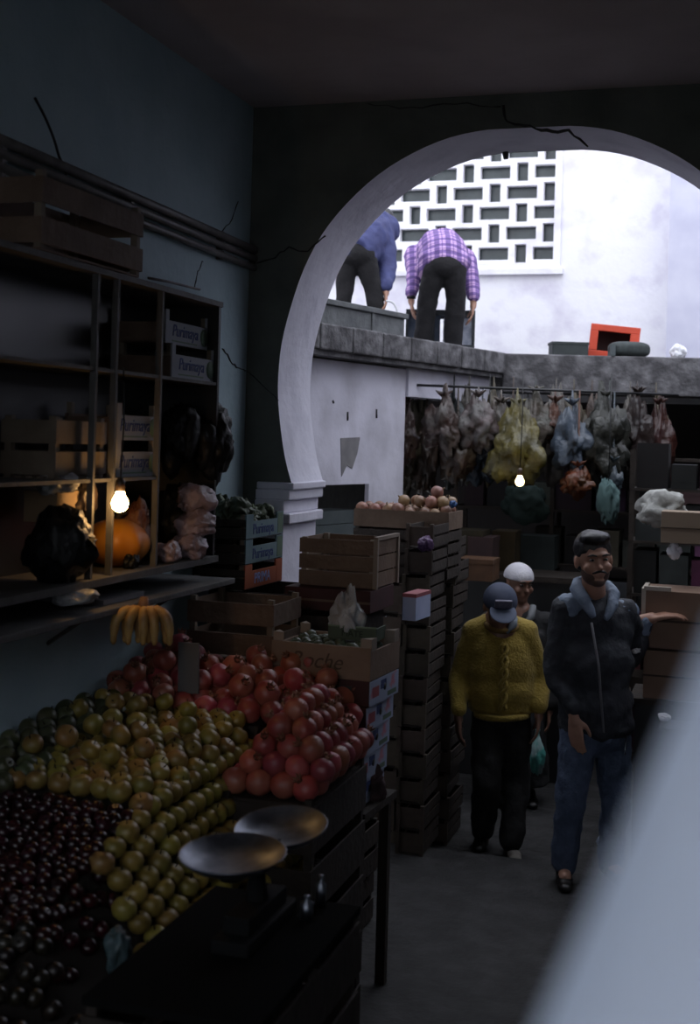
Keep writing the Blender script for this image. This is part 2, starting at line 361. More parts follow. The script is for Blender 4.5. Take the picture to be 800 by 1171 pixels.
# ---- printed low crates
blue=mat('blue print',(.05,.09,.3),.7); greenp=mat('green print',(.2,.3,.2),.7); cardw=mat('white crate board',(.5,.52,.58),.8,(.42,.44,.5),6); orangep=mat('orange print',(.6,.14,.05),.7); tealp=mat('pale teal board',(.2,.32,.36),.8,(.26,.38,.42),9)
def low_crate(label,cat,group,loc,rz,w,d,h,word,face=cardw,side=woodb,ink=blue,oval=True,rot=None):
    """front face towards local -y, width along x"""
    o=thing('fruit_crate',label,cat,loc,rz,group,rot)
    b=MB(); b.box(-w/2,w/2,.006,d,0,.008); b.box(-w/2,-w/2+.008,.0,d,0,h*.62); b.box(w/2-.008,w/2,0,d,0,h*.62); b.box(-w/2,w/2,d-.008,d,0,h*.7); b.build('tray',side,o)
    b=MB(); b.box(-w/2,w/2,-.006,.002,0,h*.68); b.box(-w/2,-w/2+.03,-.006,.002,h*.68,h); b.box(w/2-.03,w/2,-.006,.002,h*.68,h); b.build('printed_front',face,o)
    for sx_ in (-1,1):
        for yy in (.012,d-.012): MB().box(sx_*(w/2-.018)-.01,sx_*(w/2-.018)+.01,yy-.01,yy+.01,0.008,h).build('corner_post',woodl,o)
    text(word,h*.5,ink,o,(-.03 if oval else 0,-.0075,h*.4),shear=.2)
    if oval:
        q=MB(T=Matrix.Translation((w*.36,-.007,h*.36))@Matrix.Rotation(pi/2,4,'X')); q.lathe([(0,0),(h*.27,0),(h*.27,.002),(0,.002)],16); q.build('oval_mark',greenp,o)
        MB().box(-w*.36,w*.2,-.0075,-.006,h*.08,h*.12).build('printed_line',orangep if ink!=blue else greenp,o)
    return o
A90=pi/2-A   # front (-y local) facing +s (room x)
def cabcrate(px0,px1,py_top,py_bot,label,grp,n,word='Purimaya'):
    ya=cyof(px0,py_bot,CF-.03); yb=cyof(px1,py_bot,CF-.03); zz=room(atS((px0+px1)/2,py_bot,CF-.03)).z; zt_=room(atS((px0+px1)/2,py_top,CF-.03)).z
    return ya,yb,zz,zt_
ya,yb,_,_=cabcrate(193,243,366,437,'','',2); wv=abs(yb-ya)
for k,(zb_,lab) in enumerate(((zs_mid+.007,'lower white fruit crate with blue lettering, upper right cabinet compartment'),(zs_mid+.007+.128,'upper white fruit crate with blue lettering, upper right cabinet compartment'))):
    low_crate(lab,'crate','lettered crates in the cabinet',wld(CF-.025-.03*(k),(ya+yb)/2,zb_),A90,wv,.22,.128,'Purimaya')
ya,yb,_,_=cabcrate(134,181,480,546,'','',2); wv=abs(yb-ya)
for k,(zb_,lab) in enumerate(((zs_low+.007,'lower white fruit crate with blue lettering, just above the lit bulb'),(zs_low+.007+.128,'upper white fruit crate with blue lettering, second above the lit bulb'))):
    low_crate(lab,'crate','lettered crates in the cabinet',wld(CF-.04,(ya+yb)/2,zb_),A90,wv,.2,.128,'Purimaya')
# small wood block beside
# brown crate on lower shelf, left, and big empty crate on top of cabinet
def slat_crate(name,label,cat,loc,rz,w,d,h,n=2,m=woodb,group=None,posts=woodl,rot=None,gap=.25,floor_=True):
    o=thing(name,label,cat,loc,rz,group,rot); sh_=h/n
    for nm,bx in (('front_panel',lambda b,z,zz:b.box(-w/2,w/2,0,.008,z,zz)),('rear_panel',lambda b,z,zz:b.box(-w/2,w/2,d-.008,d,z,zz)),('end_panel',lambda b,z,zz:b.box(-w/2,-w/2+.008,.008,d-.008,z,zz)),('end_panel',lambda b,z,zz:b.box(w/2-.008,w/2,.008,d-.008,z,zz))):
        b=MB()
        for k in range(n): bx(b,k*sh_+sh_*gap*.5,(k+1)*sh_-sh_*gap*.5)
        b.build(nm,m,o)
    if floor_:
        b=MB(); ns=5
        for k in range(ns): b.box(-w/2+.008,w/2-.008,d*k/ns+.008,d*(k+1)/ns-.008,0.0,.007)
        b.build('base_slats',m,o)
    for a in (-1,1):
        for yy in (.02,d-.02): MB().box(a*(w/2-.02)-.012,a*(w/2-.02)+.012,yy-.012,yy+.012,.007,h).build('corner_post',posts,o)
    return o
pa_=atS(60,545,CF-.05); pb_=atS(118,546,CF-.05); ra,rb=room(pa_),room(pb_)
slat_crate('wooden_crate','brown slatted crate on the cabinet lower shelf, left of the bulb','crate',wld(CF-.04,(ra.y+rb.y)/2,zs_low+.007),A90,abs(rb.y-ra.y),.2,.2,2,woodl)
ra=room(atS(40,295,CF)); rb=room(atS(157,302,CF))
slat_crate('wooden_crate','empty reddish brown wooden crate on top of the shelf cabinet','crate',wld(CF+.02,(ra.y+rb.y)/2,z1+.002),A90,abs(rb.y-ra.y),.28,.24,2,woodb,gap=.35)
# ---- lit bulb
def bulb(name,label,P,r,mglass,ztop,grp=None):
    o=thing(name,label,'light bulb',P)
    MB().lathe([(0,-r),(r*.5,-r*.87),(r*.87,-r*.5),(r,0),(r*.9,r*.45),(r*.62,r*.95),(r*.45,r*1.5),(0,r*1.5)],20).build('glass_bulb',mglass,o)
    MB().lathe([(0,r*1.4),(r*.52,r*1.4),(r*.55,r*2.6),(r*.25,r*3),(0,r*3)],14).build('socket',mat('brown socket',(.12,.07,.04),.4),o)
    if ztop: MB().tube([(0,0,r*2.9),(.006,0,(ztop-P.z)*.6),(0,0,ztop-P.z)],.003,6).build('cord',blackin,o)
    return o
bP=atS(137,576,CF+.05)
BULB_M=emis('warm bulb glass',(1,.56,.2),50)
bulb('light_bulb','glowing warm light bulb hanging before the shelf cabinet',bP,.029,BULB_M,2.42)
# ---- squash
sq=atS(132,634,.17); sq=wld(.17,room(sq).y,z0+.004)
def lobed(k,amp,ny=1):
    def f_(c):
        a=math.atan2(c.y,c.x); q=1+amp*cos(k*a)*(1-abs(c.z)); return Vector((c.x*q,c.y*q,c.z))
    return f_
o=thing('winter_squash','orange winter squash lit by the bulb on cabinet floor','squash',sq)
MB().ell((0,0,.085),(.12,.12,.088),None,4,lobed(9,.05)).build('rind',mat('squash rind',(.85,.36,.03),.5,(.7,.25,.02),6),o)
MB().tube([(0,0,.16),(.01,0,.19),(.03,0,.2)],[.014,.011,.013],8).build('stem',woodd,o)
# ---- plastic bags
def bagfn(seed,amp=.16,freq=1.6,pinch=.0,crease=.1):
    off=Vector((seed*3.1,seed*1.7,seed*2.3))
    def f_(c):
        n=noise.noise(c*freq*.8+off); v=Vector((noise.noise(c*2.1+off),noise.noise(c*2.1-off),noise.noise(c*2.1+off*2)))*.5
        r=1-abs(noise.noise((c+v)*freq*1.6+off*2))*3.2; r2=1-abs(noise.noise((c+v)*freq*3.6+off*3))*3.2
        k=1+amp*2.6*n+crease*1.3*r+crease*.6*r2-crease
        c2=c*k
        if pinch and c2.z>0:
            t_=min(1,c2.z/1.0); q=1-pinch*t_**1.3; c2=Vector((c2.x*q,c2.y*q,c2.z*(1+.25*t_)))
        return c2
    return f_
plb=mat('black plastic',(.012,.013,.016),.5,bump=.6,bscale=22,spec=.3)
plw=mat('pinkish white plastic',(.36,.29,.33),.35,(.3,.22,.24),9,.7,24)
plc=mat('pale cloudy white plastic',(.4,.4,.4),.35,(.28,.28,.29),10,.7,24)
plred=mat('reddish net sack',(.28,.09,.045),.6,(.42,.2,.12),30,.7,60)
def bag(name,label,P,size,m,seed,group=None,pinch=0,sub=4,rz=None,cat='bag',freq=1.6,neck=True):
    b=MB(); b.ell((0,0,0),size,None,sub,bagfn(seed,pinch=pinch,freq=freq))
    if pinch and neck:
        b.lathe([(size[0]*.12,size[2]*1.02),(size[0]*.10,size[2]*1.15),(size[0]*.3,size[2]*1.4),(size[0]*.02,size[2]*1.3)],9)
    o=b.build(name,m); o.location=P; o.rotation_euler=(0,0,seed if rz is None else rz); return tag(o,label,cat,group)
def bagpx(name,label,px,py,s,wpx,hpx,depth,m,seed,**k):
    P=atS(px,py,s); q=P.y/F; return bag(name,label,P,(wpx*q/2*.92,depth,hpx*q/2*.92),m,seed,rz=0,**k)
bagpx('refuse_sack','large black plastic sack bulging out at the cabinet right side',238,504,.24,62,100,.13,plb,1)
bagpx('refuse_sack','black plastic sack left of the biggest black sack in the cabinet',203,500,.18,44,84,.11,plb,2)
bagpx('refuse_sack','low black sack behind the pinkish bags in the cabinet',200,590,.14,50,80,.1,plb,3)
bagpx('plastic_bag','uppermost pinkish plastic bag at right end of the cabinet',224,572,.26,48,42,.10,plw,4)
bagpx('plastic_bag','middle pinkish plastic bag at right end of the cabinet',222,600,.27,50,40,.10,plw,5)
bagpx('plastic_bag','crumpled pale bag at bottom right of the cabinet',216,625,.27,44,38,.09,plw,6)
bagpx('plastic_bag','small pinkish bag beside the right cabinet post base',193,632,.27,32,30,.08,plw,7)
bagpx('net_sack','reddish net sack behind the bulb in the cabinet',156,606,.17,34,80,.09,plred,8,cat='sack')
bagpx('plastic_bag','small dark bag between squash and net sack',150,640,.25,20,24,.05,plb,18)
bagpx('refuse_sack','big black sack at the lower left of the cabinet',72,625,.27,84,100,.13,plb,9)
bagpx('plastic_bag','pale cloudy bag above the black sack, far left of cabinet',66,552,.2,50,34,.1,plc,10)
bagpx('plastic_bag','pale bag flattened on the ledge below the cabinet',86,682,.3,56,24,.08,plc,11)
bagpx('plastic_bag','brownish bag in front of the carton at far left',96,572,.2,30,50,.09,mat('brown plastic',(.15,.1,.07),.4,bump=.6),12)
q=atS(66,578,.16); tag(MB().box(-.11,.11,-.06,.06,-.05,.05).build('carton_box',mat('amber cardboard',(.45,.3,.17),.8)),'small brown carton at the far left of the cabinet','box').location=q
bpy.data.objects['carton_box'].rotation_euler=(0,0,A90)
P=room(atS(150,676,.3)); tag(MB().box(.05,.3,P.y-.2,P.y+.1,1.623,1.64).build('folded_paper',mat('grey paper',(.3,.3,.32),.8),**R),'folded grey paper on the ledge under the cabinet','paper')
# ---- bananas
bn=atS(164,708,.42)
o=thing('banana_bunch','bunch of ripening bananas hanging below the ledge','bananas',bn)
banm=mat('banana skin',(.4,.23,.07),.5,(.16,.08,.03),14,contrast=(.45,.7))
for k in range(9):
    a=radians(-150+k*300/8); dx,dy=cos(a+.0),sin(a)
    ln=.155; pts=[]; rr=[]
    side=-1 if k%3==0 else 1
    dx=(k-4)/4*.95+random.uniform(-.1,.1); dy=-.55+.5*(k%2)
    for j in range(8):
        t_=j/7; out=sin(t_*1.7)*.085; pts.append((dx*out+dx*.01,dy*out,.035-t_*.10-(.02 if t_>.8 else 0)+.035*sin(t_*3.0))); rr.append([.006,.012,.017,.0185,.0185,.016,.011,.005][j])
    MB().tube(cr(pts,2),[rr[min(7,i//2)] for i in range(15)],9).build('banana',banm,o)
MB().tube([(0,0,.02),(0,0,.045),(.0,0,.075)],[.022,.02,.013],8).build('stalk',mat('banana stalk',(.3,.15,.08),.7),o)
MB().tube([(0,0,.07),(-.04,.03,1.612-bn.z)],.002,5).build('string',greyw,o)
# ================================================================== FRUIT STALL
stand=mat('stall dark board',(.03,.022,.018),.85)
def Hs(s,t):   # height of the heap surface, t = distance toward the camera from the arch wall
    if t<1.5: h=1.29-.10*(t-1.05)/.45+(.03 if s<.3 else 0)
    elif t<2.3: h=1.19-.05*(t-1.5)/.8
    else: h=1.14-.30*(t-2.3)/.8
    if s>.62 and t>1.5: h-= (s-.62)*1.75
    elif s>.8: h-=(s-.8)*.6
    return h
bm=bmesh.new(); Sx=[0.005+i*.05 for i in range(17)]; Ty=[.98+j*.06 for j in range(42)]
grid=[[bm.verts.new((s_*q_,-t,max(.62,Hs(s_*q_,t)-.05))) for s_ in Sx] for t in Ty for q_ in [(.675 if t<1.9 else .90)/.805]]
for j in range(len(Ty)-1):
    for i in range(len(Sx)-1): bm.faces.new((grid[j][i],grid[j+1][i],grid[j+1][i+1],grid[j][i+1]))
bnd=[grid[j][-1] for j in range(len(Ty))]
low=[bm.verts.new((v.co.x,v.co.y,0)) for v in bnd]
for a in range(len(bnd)-1): bm.faces.new((bnd[a],bnd[a+1],low[a+1],low[a]))
for row in (grid[0],grid[-1]):
    lw=[bm.verts.new((v.co.x,v.co.y,0)) for v in row]
    for a in range(len(row)-1): bm.faces.new((row[a],row[a+1],lw[a+1],lw[a]))
x=MB(); x.bm.free(); x.bm=bm; tag(x.build('display_stand',stand,**R),'dark sloping display stand carrying the fruit heaps along left wall','stand')
# fruit prototypes
pomm=objrand(mat('pomegranate skin',(.85,.13,.13),.42,(.95,.36,.24),5,.1,30,contrast=(.4,.75)),.35,.02)
def crown(c):
    return c
def fruit_mesh(name,r,m,fn,sub=3,extra=None):
    b=MB(); b.ell((0,0,0),r,None,sub,fn)
    if extra: extra(b)
    o=b.build(name,m); C.objects.unlink(o); return o
def pom(seed):
    b=MB(); b.ell((0,0,0),.045,None,3,lambda c: Vector((c.x*(1+.035*cos(6*math.atan2(c.y,c.x))),c.y*(1+.035*cos(6*math.atan2(c.y,c.x))),c.z*.93)))
    o=b.build('pomegranate',pomm)
    k=MB(); prof_=[(.011,.038),(.010,.046),(.012,.052)]
    k.lathe(prof_,12)
    for j in range(6):
        a=j*pi/3; k.tube([(.011*cos(a),.011*sin(a),.05),(.017*cos(a),.017*sin(a),.062)],[.005,.0015],5)
    ck=k.build('calyx',mat('calyx',(.45,.2,.12),.7),o); ck['label']='dry spiky crown'
    return o
POM=pom(1)
yelm=objrand(mat('yellow green apple skin',(.58,.43,.09),.4,(.5,.43,.1),5,contrast=(.4,.7)),.3,.02)
ym2=objrand(mat('orange yellow apple skin',(.55,.33,.09),.4,(.45,.4,.1),5,contrast=(.4,.7)),.25,.02)
def applefn(c):
    rr=math.hypot(c.x,c.y); z=c.z*.92
    z-= .22*math.exp(-(rr/.28)**2)*(1 if c.z>0 else -1)
    return Vector((c.x*(1+.04*c.z),c.y*(1+.04*c.z),z))
def apple(name,r,m,lab=None,elong=1):
    b=MB(); b.ell((0,0,0),(r,r,r*elong),None,3,applefn); o=b.build(name,m)
    MB().tube([(0,0,r*.6*elong),(r*.1,0,r*1.12*elong)],r*.05,5).build('stem',woodd,o); return o
YA=apple('yellow_apple',.036,yelm); YB_=apple('yellow_apple',.037,ym2)
redm=objrand(mat('dark red plum skin',(.16,.02,.03),.3,(.08,.015,.03),8),.5,.02)
RP_=apple('red_plum',.024,redm)
grm=objrand(mat('green pear skin',(.12,.16,.07),.45,(.2,.2,.09),6),.4,.03)
GP=apple('green_pear',.034,grm,elong=1.25)
dkm=objrand(mat('dark fig skin',(.06,.045,.04),.35,(.1,.07,.04),8),.5,.05)
DF=apple('dark_fig',.026,dkm)
protos={}
usedp=set()
def put(proto,P,label,cat,group,tilt=1.0,sc=(.92,1.08)):
    rot=(random.uniform(-tilt,tilt),random.uniform(-tilt,tilt),random.uniform(0,6.28)); k=random.uniform(*sc)
    if proto.name in usedp: o=dup(proto,P,rot,label,group)
    else: usedp.add(proto.name); o=proto; o.location=P; o.rotation_euler=rot
    o.scale=(k,k,k); return tag(o,label,cat,group)
def hexfill(s0,s1,t0,t1,r,test,jit=.15):
    out=[]; j=0; t=t0
    while t<t1:
        s=s0+(r if j%2 else 0)
        while s<s1:
            a=s+random.uniform(-1,1)*r*jit; b=t+random.uniform(-1,1)*r*jit
            if test(a,b): out.append((a,b))
            s+=2*r
        t+=2*r*.87; j+=1
    return out
def slopefix(s,t,r):
    e=.02; ds=(Hs(s+e,t)-Hs(s-e,t))/(2*e); dt=(Hs(s,t+e)-Hs(s,t-e))/(2*e); return math.sqrt(1+ds*ds+dt*dt)
PL='pomegranate in the red heap at the back of the fruit stall'
def is_pom(s,t): return t<1.46 or (s>.66 and t<1.86)
n=0
for s,t in hexfill(.06,.98,1.06,1.9,.044,is_pom):
    if s>.66 and t>=1.46: continue
    z=Hs(s,t)-.05+.045; put(POM,wld(s,-t,z),PL,'pomegranate','heaped pomegranates'); n+=1
# second layer, looser
for s,t in hexfill(.1,.9,1.1,1.42,.055,lambda a,b: random.random()<.6,.5):
    put(POM,wld(s,-t,Hs(s,t)+.055),PL,'pomegranate','heaped pomegranates'); n+=1
# right-hand mound standing on its own crate
MX,MT=.83,1.55
mc=slat_crate('wooden_crate','dark crate holding the right mound of pomegranates','crate',wld(.86,-1.86,0),-A,.33,.62,1.02,5,woodd,posts=woodd,floor_=False)
MB().box(-.15,.15,.02,.6,.98,1.0).build('lid_board',woodd,mc)
lay=[(4,8,0),(4,7,1),(3,6,2),(2,5,3),(1,4,4)]
for a,b,k in lay:
    for i in range(a):
        for j in range(b):
            s=.74+.041*k+i*.083+random.uniform(-.006,.006); t=1.80-.03*k-j*.079+random.uniform(-.006,.006)
            if k<3 and 0<i<a-1 and 0<j<b-1: continue
            put(POM,wld(s-.01,-t,1.0+.045+k*.058),'pomegranate in the neat mound at the right end of the stall','pomegranate','mounded pomegranates'); n+=1
print('poms',n); ny=0
for s,t in hexfill(.1,.66,1.5,2.36,.036,lambda s,t: t<2.36-.0 and not(s<.2 and t>1.6)):
    p=YA if random.random()<.45 else YB_; put(p,wld(s,-t,Hs(s,t)-.05+.036),'yellow apple on the flat top of the yellow heap','apple','yellow apples on top of the heap',.7); ny+=1
for s,t in hexfill(.12,.6,1.55,2.2,.05,lambda s,t: random.random()<.45,.5):
    put(YB_ if random.random()<.6 else YA,wld(s,-t,Hs(s,t)+.042),'yellow apple on the flat top of the yellow heap','apple','yellow apples on top of the heap'); ny+=1
# stacked face: rows parallel to the wall
for k in range(8):
    z=1.085-k*.058; s=.655+k*.033; nn=17
    for j in range(nn):
        t=1.5+(.036 if k%2 else 0)+j*.0725
        if t>2.62: continue
        put(YA if random.random()<.75 else YB_,wld(s+random.uniform(-.004,.004),-t,z+random.uniform(-.004,.004)-max(0,t-2.3)*.3),'yellow green apple in the stacked rows facing the aisle','apple','yellow apples in stacked rows',.35,(.95,1.03)); ny+=1
print('yellow',ny); ng=0
for s,t in hexfill(.04,.24,1.6,2.4,.036,lambda s,t:True):
    put(GP,wld(s,-t,Hs(s,t)-.05+.04+.05*max(0,1-(s/.2))),'dull green pear heaped against the left wall','pear','green pears by the wall'); ng+=1
for s,t in hexfill(.03,.70,2.38,2.86,.0228,lambda s,t:True,.45):
    put(RP_,wld(s,-t,Hs(s,t)-.05+.027),'small dark red plum on the shaded near slope','plum','dark red plums'); ng+=1
for s,t in hexfill(.1,.84,2.87,3.35,.0265,lambda s,t:True,.45):
    put(DF,wld(s,-t,max(.62,Hs(s,t)-.05)+.03),'dark fig on the lowest nearest corner of the stall','fig','dark figs'); ng+=1
print('dark',ng)
# cabbage-like teal plastic scrap at the bottom left
o=bag('plastic_scrap','crumpled teal plastic bag at the near edge of the dark figs',atD(135,1090,3.05),(.05,.03,.06),mat('teal plastic',(.14,.22,.24),.4,bump=.5),33)
# card on the stall
cd=atZ(216,765,1.33); cd=wld(room(cd).x,room(cd).y-.0,1.24)
o=MB().box(-.04,.04,-.004,.004,0,.19).build('price_card',mat('grey card',(.2,.2,.21),.8)); o.location=cd; o.rotation_euler=(.06,0,-.2); tag(o,'blank grey card standing behind the pomegranates under the cabinet','card')
# ---- counter crates with balance
cr0=slat_crate('wooden_crate','dark crate stand under the balance scale','crate',wld(1.17,-3.25,0),-A,.42,.75,.93,5,woodd,posts=woodd,floor_=False)
MB().box(-.21,.21,0,.75,.93,.95).build('top_board',mat('black matt cloth',(.012,.012,.012),.95,spec=.05),cr0)
steel=mat('worn steel',(.30,.32,.37),.42,(.14,.15,.18),14,metal=1); iron=mat('black cast iron',(.012,.012,.013),.8,spec=.2)
Pl=atD(266,977,3.05); Pr=atD(321,946,3.36); mid=(Pl+Pr)/2; mid.z=.951
bs=thing('balance_scale','old balance scale with two shallow steel pans on the dark crate','scale',mid)
ax=(Pr-Pl); ang=math.atan2(ax.y,ax.x)
Tm=Matrix.Rotation(ang,4,'Z')
b=MB(Tm); b.box(-.17,.17,-.05,.05,0,.035); b.box(-.13,.13,-.035,.035,.035,.08); b.tube([(0,0,.08),(0,0,.19)],[.03,.015],12); b.build('base',iron,bs,bevel=.005)
b=MB(); a0=Pl-mid; a1=Pr-mid; b.tube([a0-Vector((0,0,.05)),(0,0,.17),a1-Vector((0,0,.05))],[.009,.014,.009],8); b.build('beam',iron,bs)
for P_,r_,tl in ((a0,.127,(.06,-.03)),(a1,.122,(.14,-.09))):
    T=Matrix.Translation(P_)@Matrix.Rotation(tl[0],4,'X')@Matrix.Rotation(tl[1],4,'Y')
    pn=MB(T); pn.lathe([(0,-.030),(r_*.45,-.027),(r_*.8,-.015),(r_,.004),(r_+.003,.006),(r_+.003,.002),(r_*.82,-.019),(r_*.45,-.031),(0,-.034)],40); pn.build('pan',steel,bs)
    MB(Matrix.Translation(P_)).lathe([(0,-.06),(.03,-.06),(.045,-.034),(.0,-.03)],12).build('pan_holder',iron,bs)
for k,(px_,py_,D_,r_,h_) in enumerate(((352,985,3.3,.018,.06),(368,975,3.4,.014,.08))):
    P_=atD(px_,py_,D_); P_.z=.951+ .0
    tag(MB(Matrix.Translation((0,0,0))).lathe([(0,0),(r_,0),(r_,h_*.7),(r_*.4,h_*.8),(r_*.5,h_),(0,h_)],14).build('scale_weight',steel),('squat steel weight beside the balance scale','tall thin steel weight beside the balance scale')[k],'weight').location=P_
# ================================================================== CRATES AND BOXES LEFT OF THE ARCH
def yaw_from(p,q): d=q-p; return math.atan2(d.y,d.x)
dred=mat('dark red carton',(.13,.025,.025),.7,(.09,.02,.02),5)
# support stacks under the crates behind the stall
def stack(n,h,loc,rz,w,d,labels,group,m=woodd,posts=woodd,nm='wooden_crate',nsl=2):
    o=None
    for k in range(n):
        P_=Vector(loc)+Vector((random.uniform(-.012,.012),random.uniform(-.012,.012),k*h)); r_=rz+random.uniform(-.03,.03); lb=labels(k)
        if o is None: o=slat_crate(nm,lb,'crate',P_,rz,w,d,h-.003,nsl,m,group,posts); base=o
        else: dup(base,P_,(0,0,r_),lb,group)
    return base
stack(7,.2185,wld(.27,-.52,0),-A+.02,.40,.48,lambda k:'dark crate in the stack under the leafy green crates','dark stack under green crates')
stack(5,.258,wld(.36,-.97,0),-A+.0,.44,.30,lambda k:'dark crate in the stack behind the pomegranates','dark stack behind pomegranates',nsl=3)
# B2 wooden crate with slatted side
b2=slat_crate('wooden_crate','open brown wooden crate with slatted side, below the lettered green crates','crate',wld(.35,-.97,1.292),-A-.0,.38,.33,.25,2,woodb,posts=woodl,gap=.3)
text('FRUTA',.05,mat('red brown ink',(.25,.05,.03),.8),b2,(.2015,.2,.17),(pi/2,0,pi/2)) if False else None
# green crates (three, lettering on the side facing the aisle)
def side_crate(label,z,face,ink,word,grp,dx=0):
    o=thing('fruit_crate',label,'crate',wld(.145+dx,-.62,z),-A-.02,grp)
    w,d,h=.25,.44,.108
    b=MB(); b.box(-w/2,w/2,0,d,0,.008); b.box(-w/2,w/2,0,.008,.01,h*.45); b.box(-w/2,w/2,0,.008,h*.52,h*.8); b.box(-w/2,w/2,d-.008,d,.01,h*.8); b.box(-w/2,-w/2+.008,0,d,.01,h*.8); b.build('tray',woodd,o)
    b=MB(); b.box(w/2-.006,w/2+.002,0,d,0.004,h*.72); b.box(w/2-.006,w/2+.002,0,d*.18,h*.72,h); b.box(w/2-.006,w/2+.002,d*.82,d,h*.72,h); b.build('printed_side',face,o)
    b=MB(); b.box(w/2,w/2+.0035,d*.84,d*.98,.01,h*.95); b.build('printed_corner',greenp if face is not orangep else orangep,o)
    text(word,h*.62,ink,o,(w/2+.003,d*.45,h*.38),(pi/2,0,pi/2))
    for sx_ in (-1,1):
        for yy in (.014,d-.014): MB().box(sx_*(w/2-.018)-.01,sx_*(w/2-.018)+.01,yy-.01,yy+.01,.008,h).build('corner_post',woodl,o)
    return o
zG=1.531
side_crate('bottom orange printed crate in the stack beside the arch foot',zG,orangep,mat('white blue print',(.25,.32,.6),.7),'PRIMA','crates of greens by the arch foot')
side_crate('middle pale blue lettered crate in the stack beside the arch foot',zG+.11,tealp,blue,'Purimaya','crates of greens by the arch foot')
gc=side_crate('top pale blue lettered crate of greens beside the arch foot',zG+.22,tealp,blue,'Purimaya','crates of greens by the arch foot')
gre=objrand(mat('leafy green',(.12,.17,.1),.6,(.2,.25,.15),14,.4),.3,.02)
def veg(seed,r):
    b=MB(); b.ell((0,0,0),r,None,3,bagfn(seed,.25,2.2,crease=.25)); o=b.build('green_pepper',gre)
    MB().tube([(0,0,r[2]*.7),(r[0]*.2,0,r[2]*1.25)],r[0]*.13,6).build('stem',mat('pepper stem',(.2,.26,.12),.6),o); return o
GV=veg(3,(.045,.042,.05))
for k in range(34):
    lx=random.uniform(-.09,.09); ly=random.uniform(.05,.40); M_=gc.matrix_basis
    T=Matrix.Translation(gc.location)@Matrix.Rotation(gc.rotation_euler.z,4,'Z'); P_=T@Vector((lx,ly,.05+random.uniform(0,.07)+(.03 if k%4==0 else 0)))
    put(GV,P_,'green pepper heaped in the top crate beside the arch foot','pepper','peppers in the top crate by the arch')
# --- 'Roche' box, on red cartons
rb=wld(0,0,0); c1=atZ(435,742,1.41); c0=atZ(312,726,1.41)
wR=.41; rzR=-A-.06; zR=1.285
org=c1+Vector((-.035,0,0))+Vector((cos(rzR),sin(rzR),0))*(-wR/2); org.z=zR
o=thing('fruit_box','brown wooden box hand lettered Roche, full of green fruit, on red cartons','box',org,rzR); RB=o
boxm=mat('plain brown board',(.34,.22,.15),.8,(.42,.28,.2),6,.2,40)
MB().box(-wR/2,wR/2,-.006,.006,0,.125).build('front_board',boxm,o); MB().box(-wR/2,wR/2,.33,.342,0,.12).build('rear_board',boxm,o)
MB().box(-wR/2,-wR/2+.01,.006,.33,0,.11).build('end_board',boxm,o); MB().box(wR/2-.01,wR/2,.006,.33,0,.11).build('end_board',boxm,o); MB().box(-wR/2+.01,wR/2-.01,.006,.33,.0,.01).build('base_board',boxm,o)
pale=mat('fresh cut wood',(.62,.5,.4),.8)
for sx_ in (-1,1):
    for yy in (0,.27): 
        MB().prism([(sx_*(wR/2-.045),yy+.006),(sx_*wR/2*.995,yy+.006),(sx_*wR/2*.995,yy+.065)],.01,.158).build('corner_block',pale,o)
text('Roche',.085,mat('pencil',(.15,.09,.06),.9),o,(-.02,-.0075,.06),shear=.35,name='handwriting')
# green fruits inside
lim=objrand(mat('green fruit skin',(.17,.24,.16),.4,(.24,.3,.22),7),.3,.02)
GF=apple('green_fruit',.023,lim)
TR=Matrix.Translation(RB.location)@Matrix.Rotation(rzR,4,'Z')
for s,t in hexfill(-wR/2+.05,wR/2-.04,.035,.315,.023,lambda a,b:True,.3):
    put(GF,TR@Vector((s,t,.098+random.uniform(-.006,.016))),'small green fruit filling the hand lettered box','fruit','green fruit in the lettered box')
MB().box(-wR/2+.011,wR/2-.011,.007,.329,.011,.072).build('packing_layer',mat('pale paper layer',(.3,.34,.32),.9),RB)
bag('plastic_bag','clear pale plastic bag standing on the green fruit box',TR@Vector((.02,.22,.20)),(.09,.06,.10),plc,21,pinch=.4,neck=False,freq=2.6)
# small tray lettered MATE inside the box
tr=thing('fruit_tray','small green tray lettered MATE resting in the hand lettered box','tray',TR@Vector((.07,.15,.125)),rzR+.05)
MB().box(-.1,.1,0,.006,0,.05).build('front',mat('tray green',(.1,.14,.09),.7),tr); MB().box(-.1,.1,.006,.13,0,.006).build('base',MATS['tray green'],tr); MB().box(-.1,-.094,.006,.13,.006,.05).build('side',MATS['tray green'],tr); MB().box(.094,.1,.006,.13,.006,.05).build('side',MATS['tray green'],tr)
MB().box(-.1,.1,-.001,.001,.05,.056).build('rim',mat('pale green rim',(.3,.4,.27),.7),tr)
text('MATE',.035,mat('dark ink',(.01,.02,.01),.8),tr,(0,-.0015,.025))
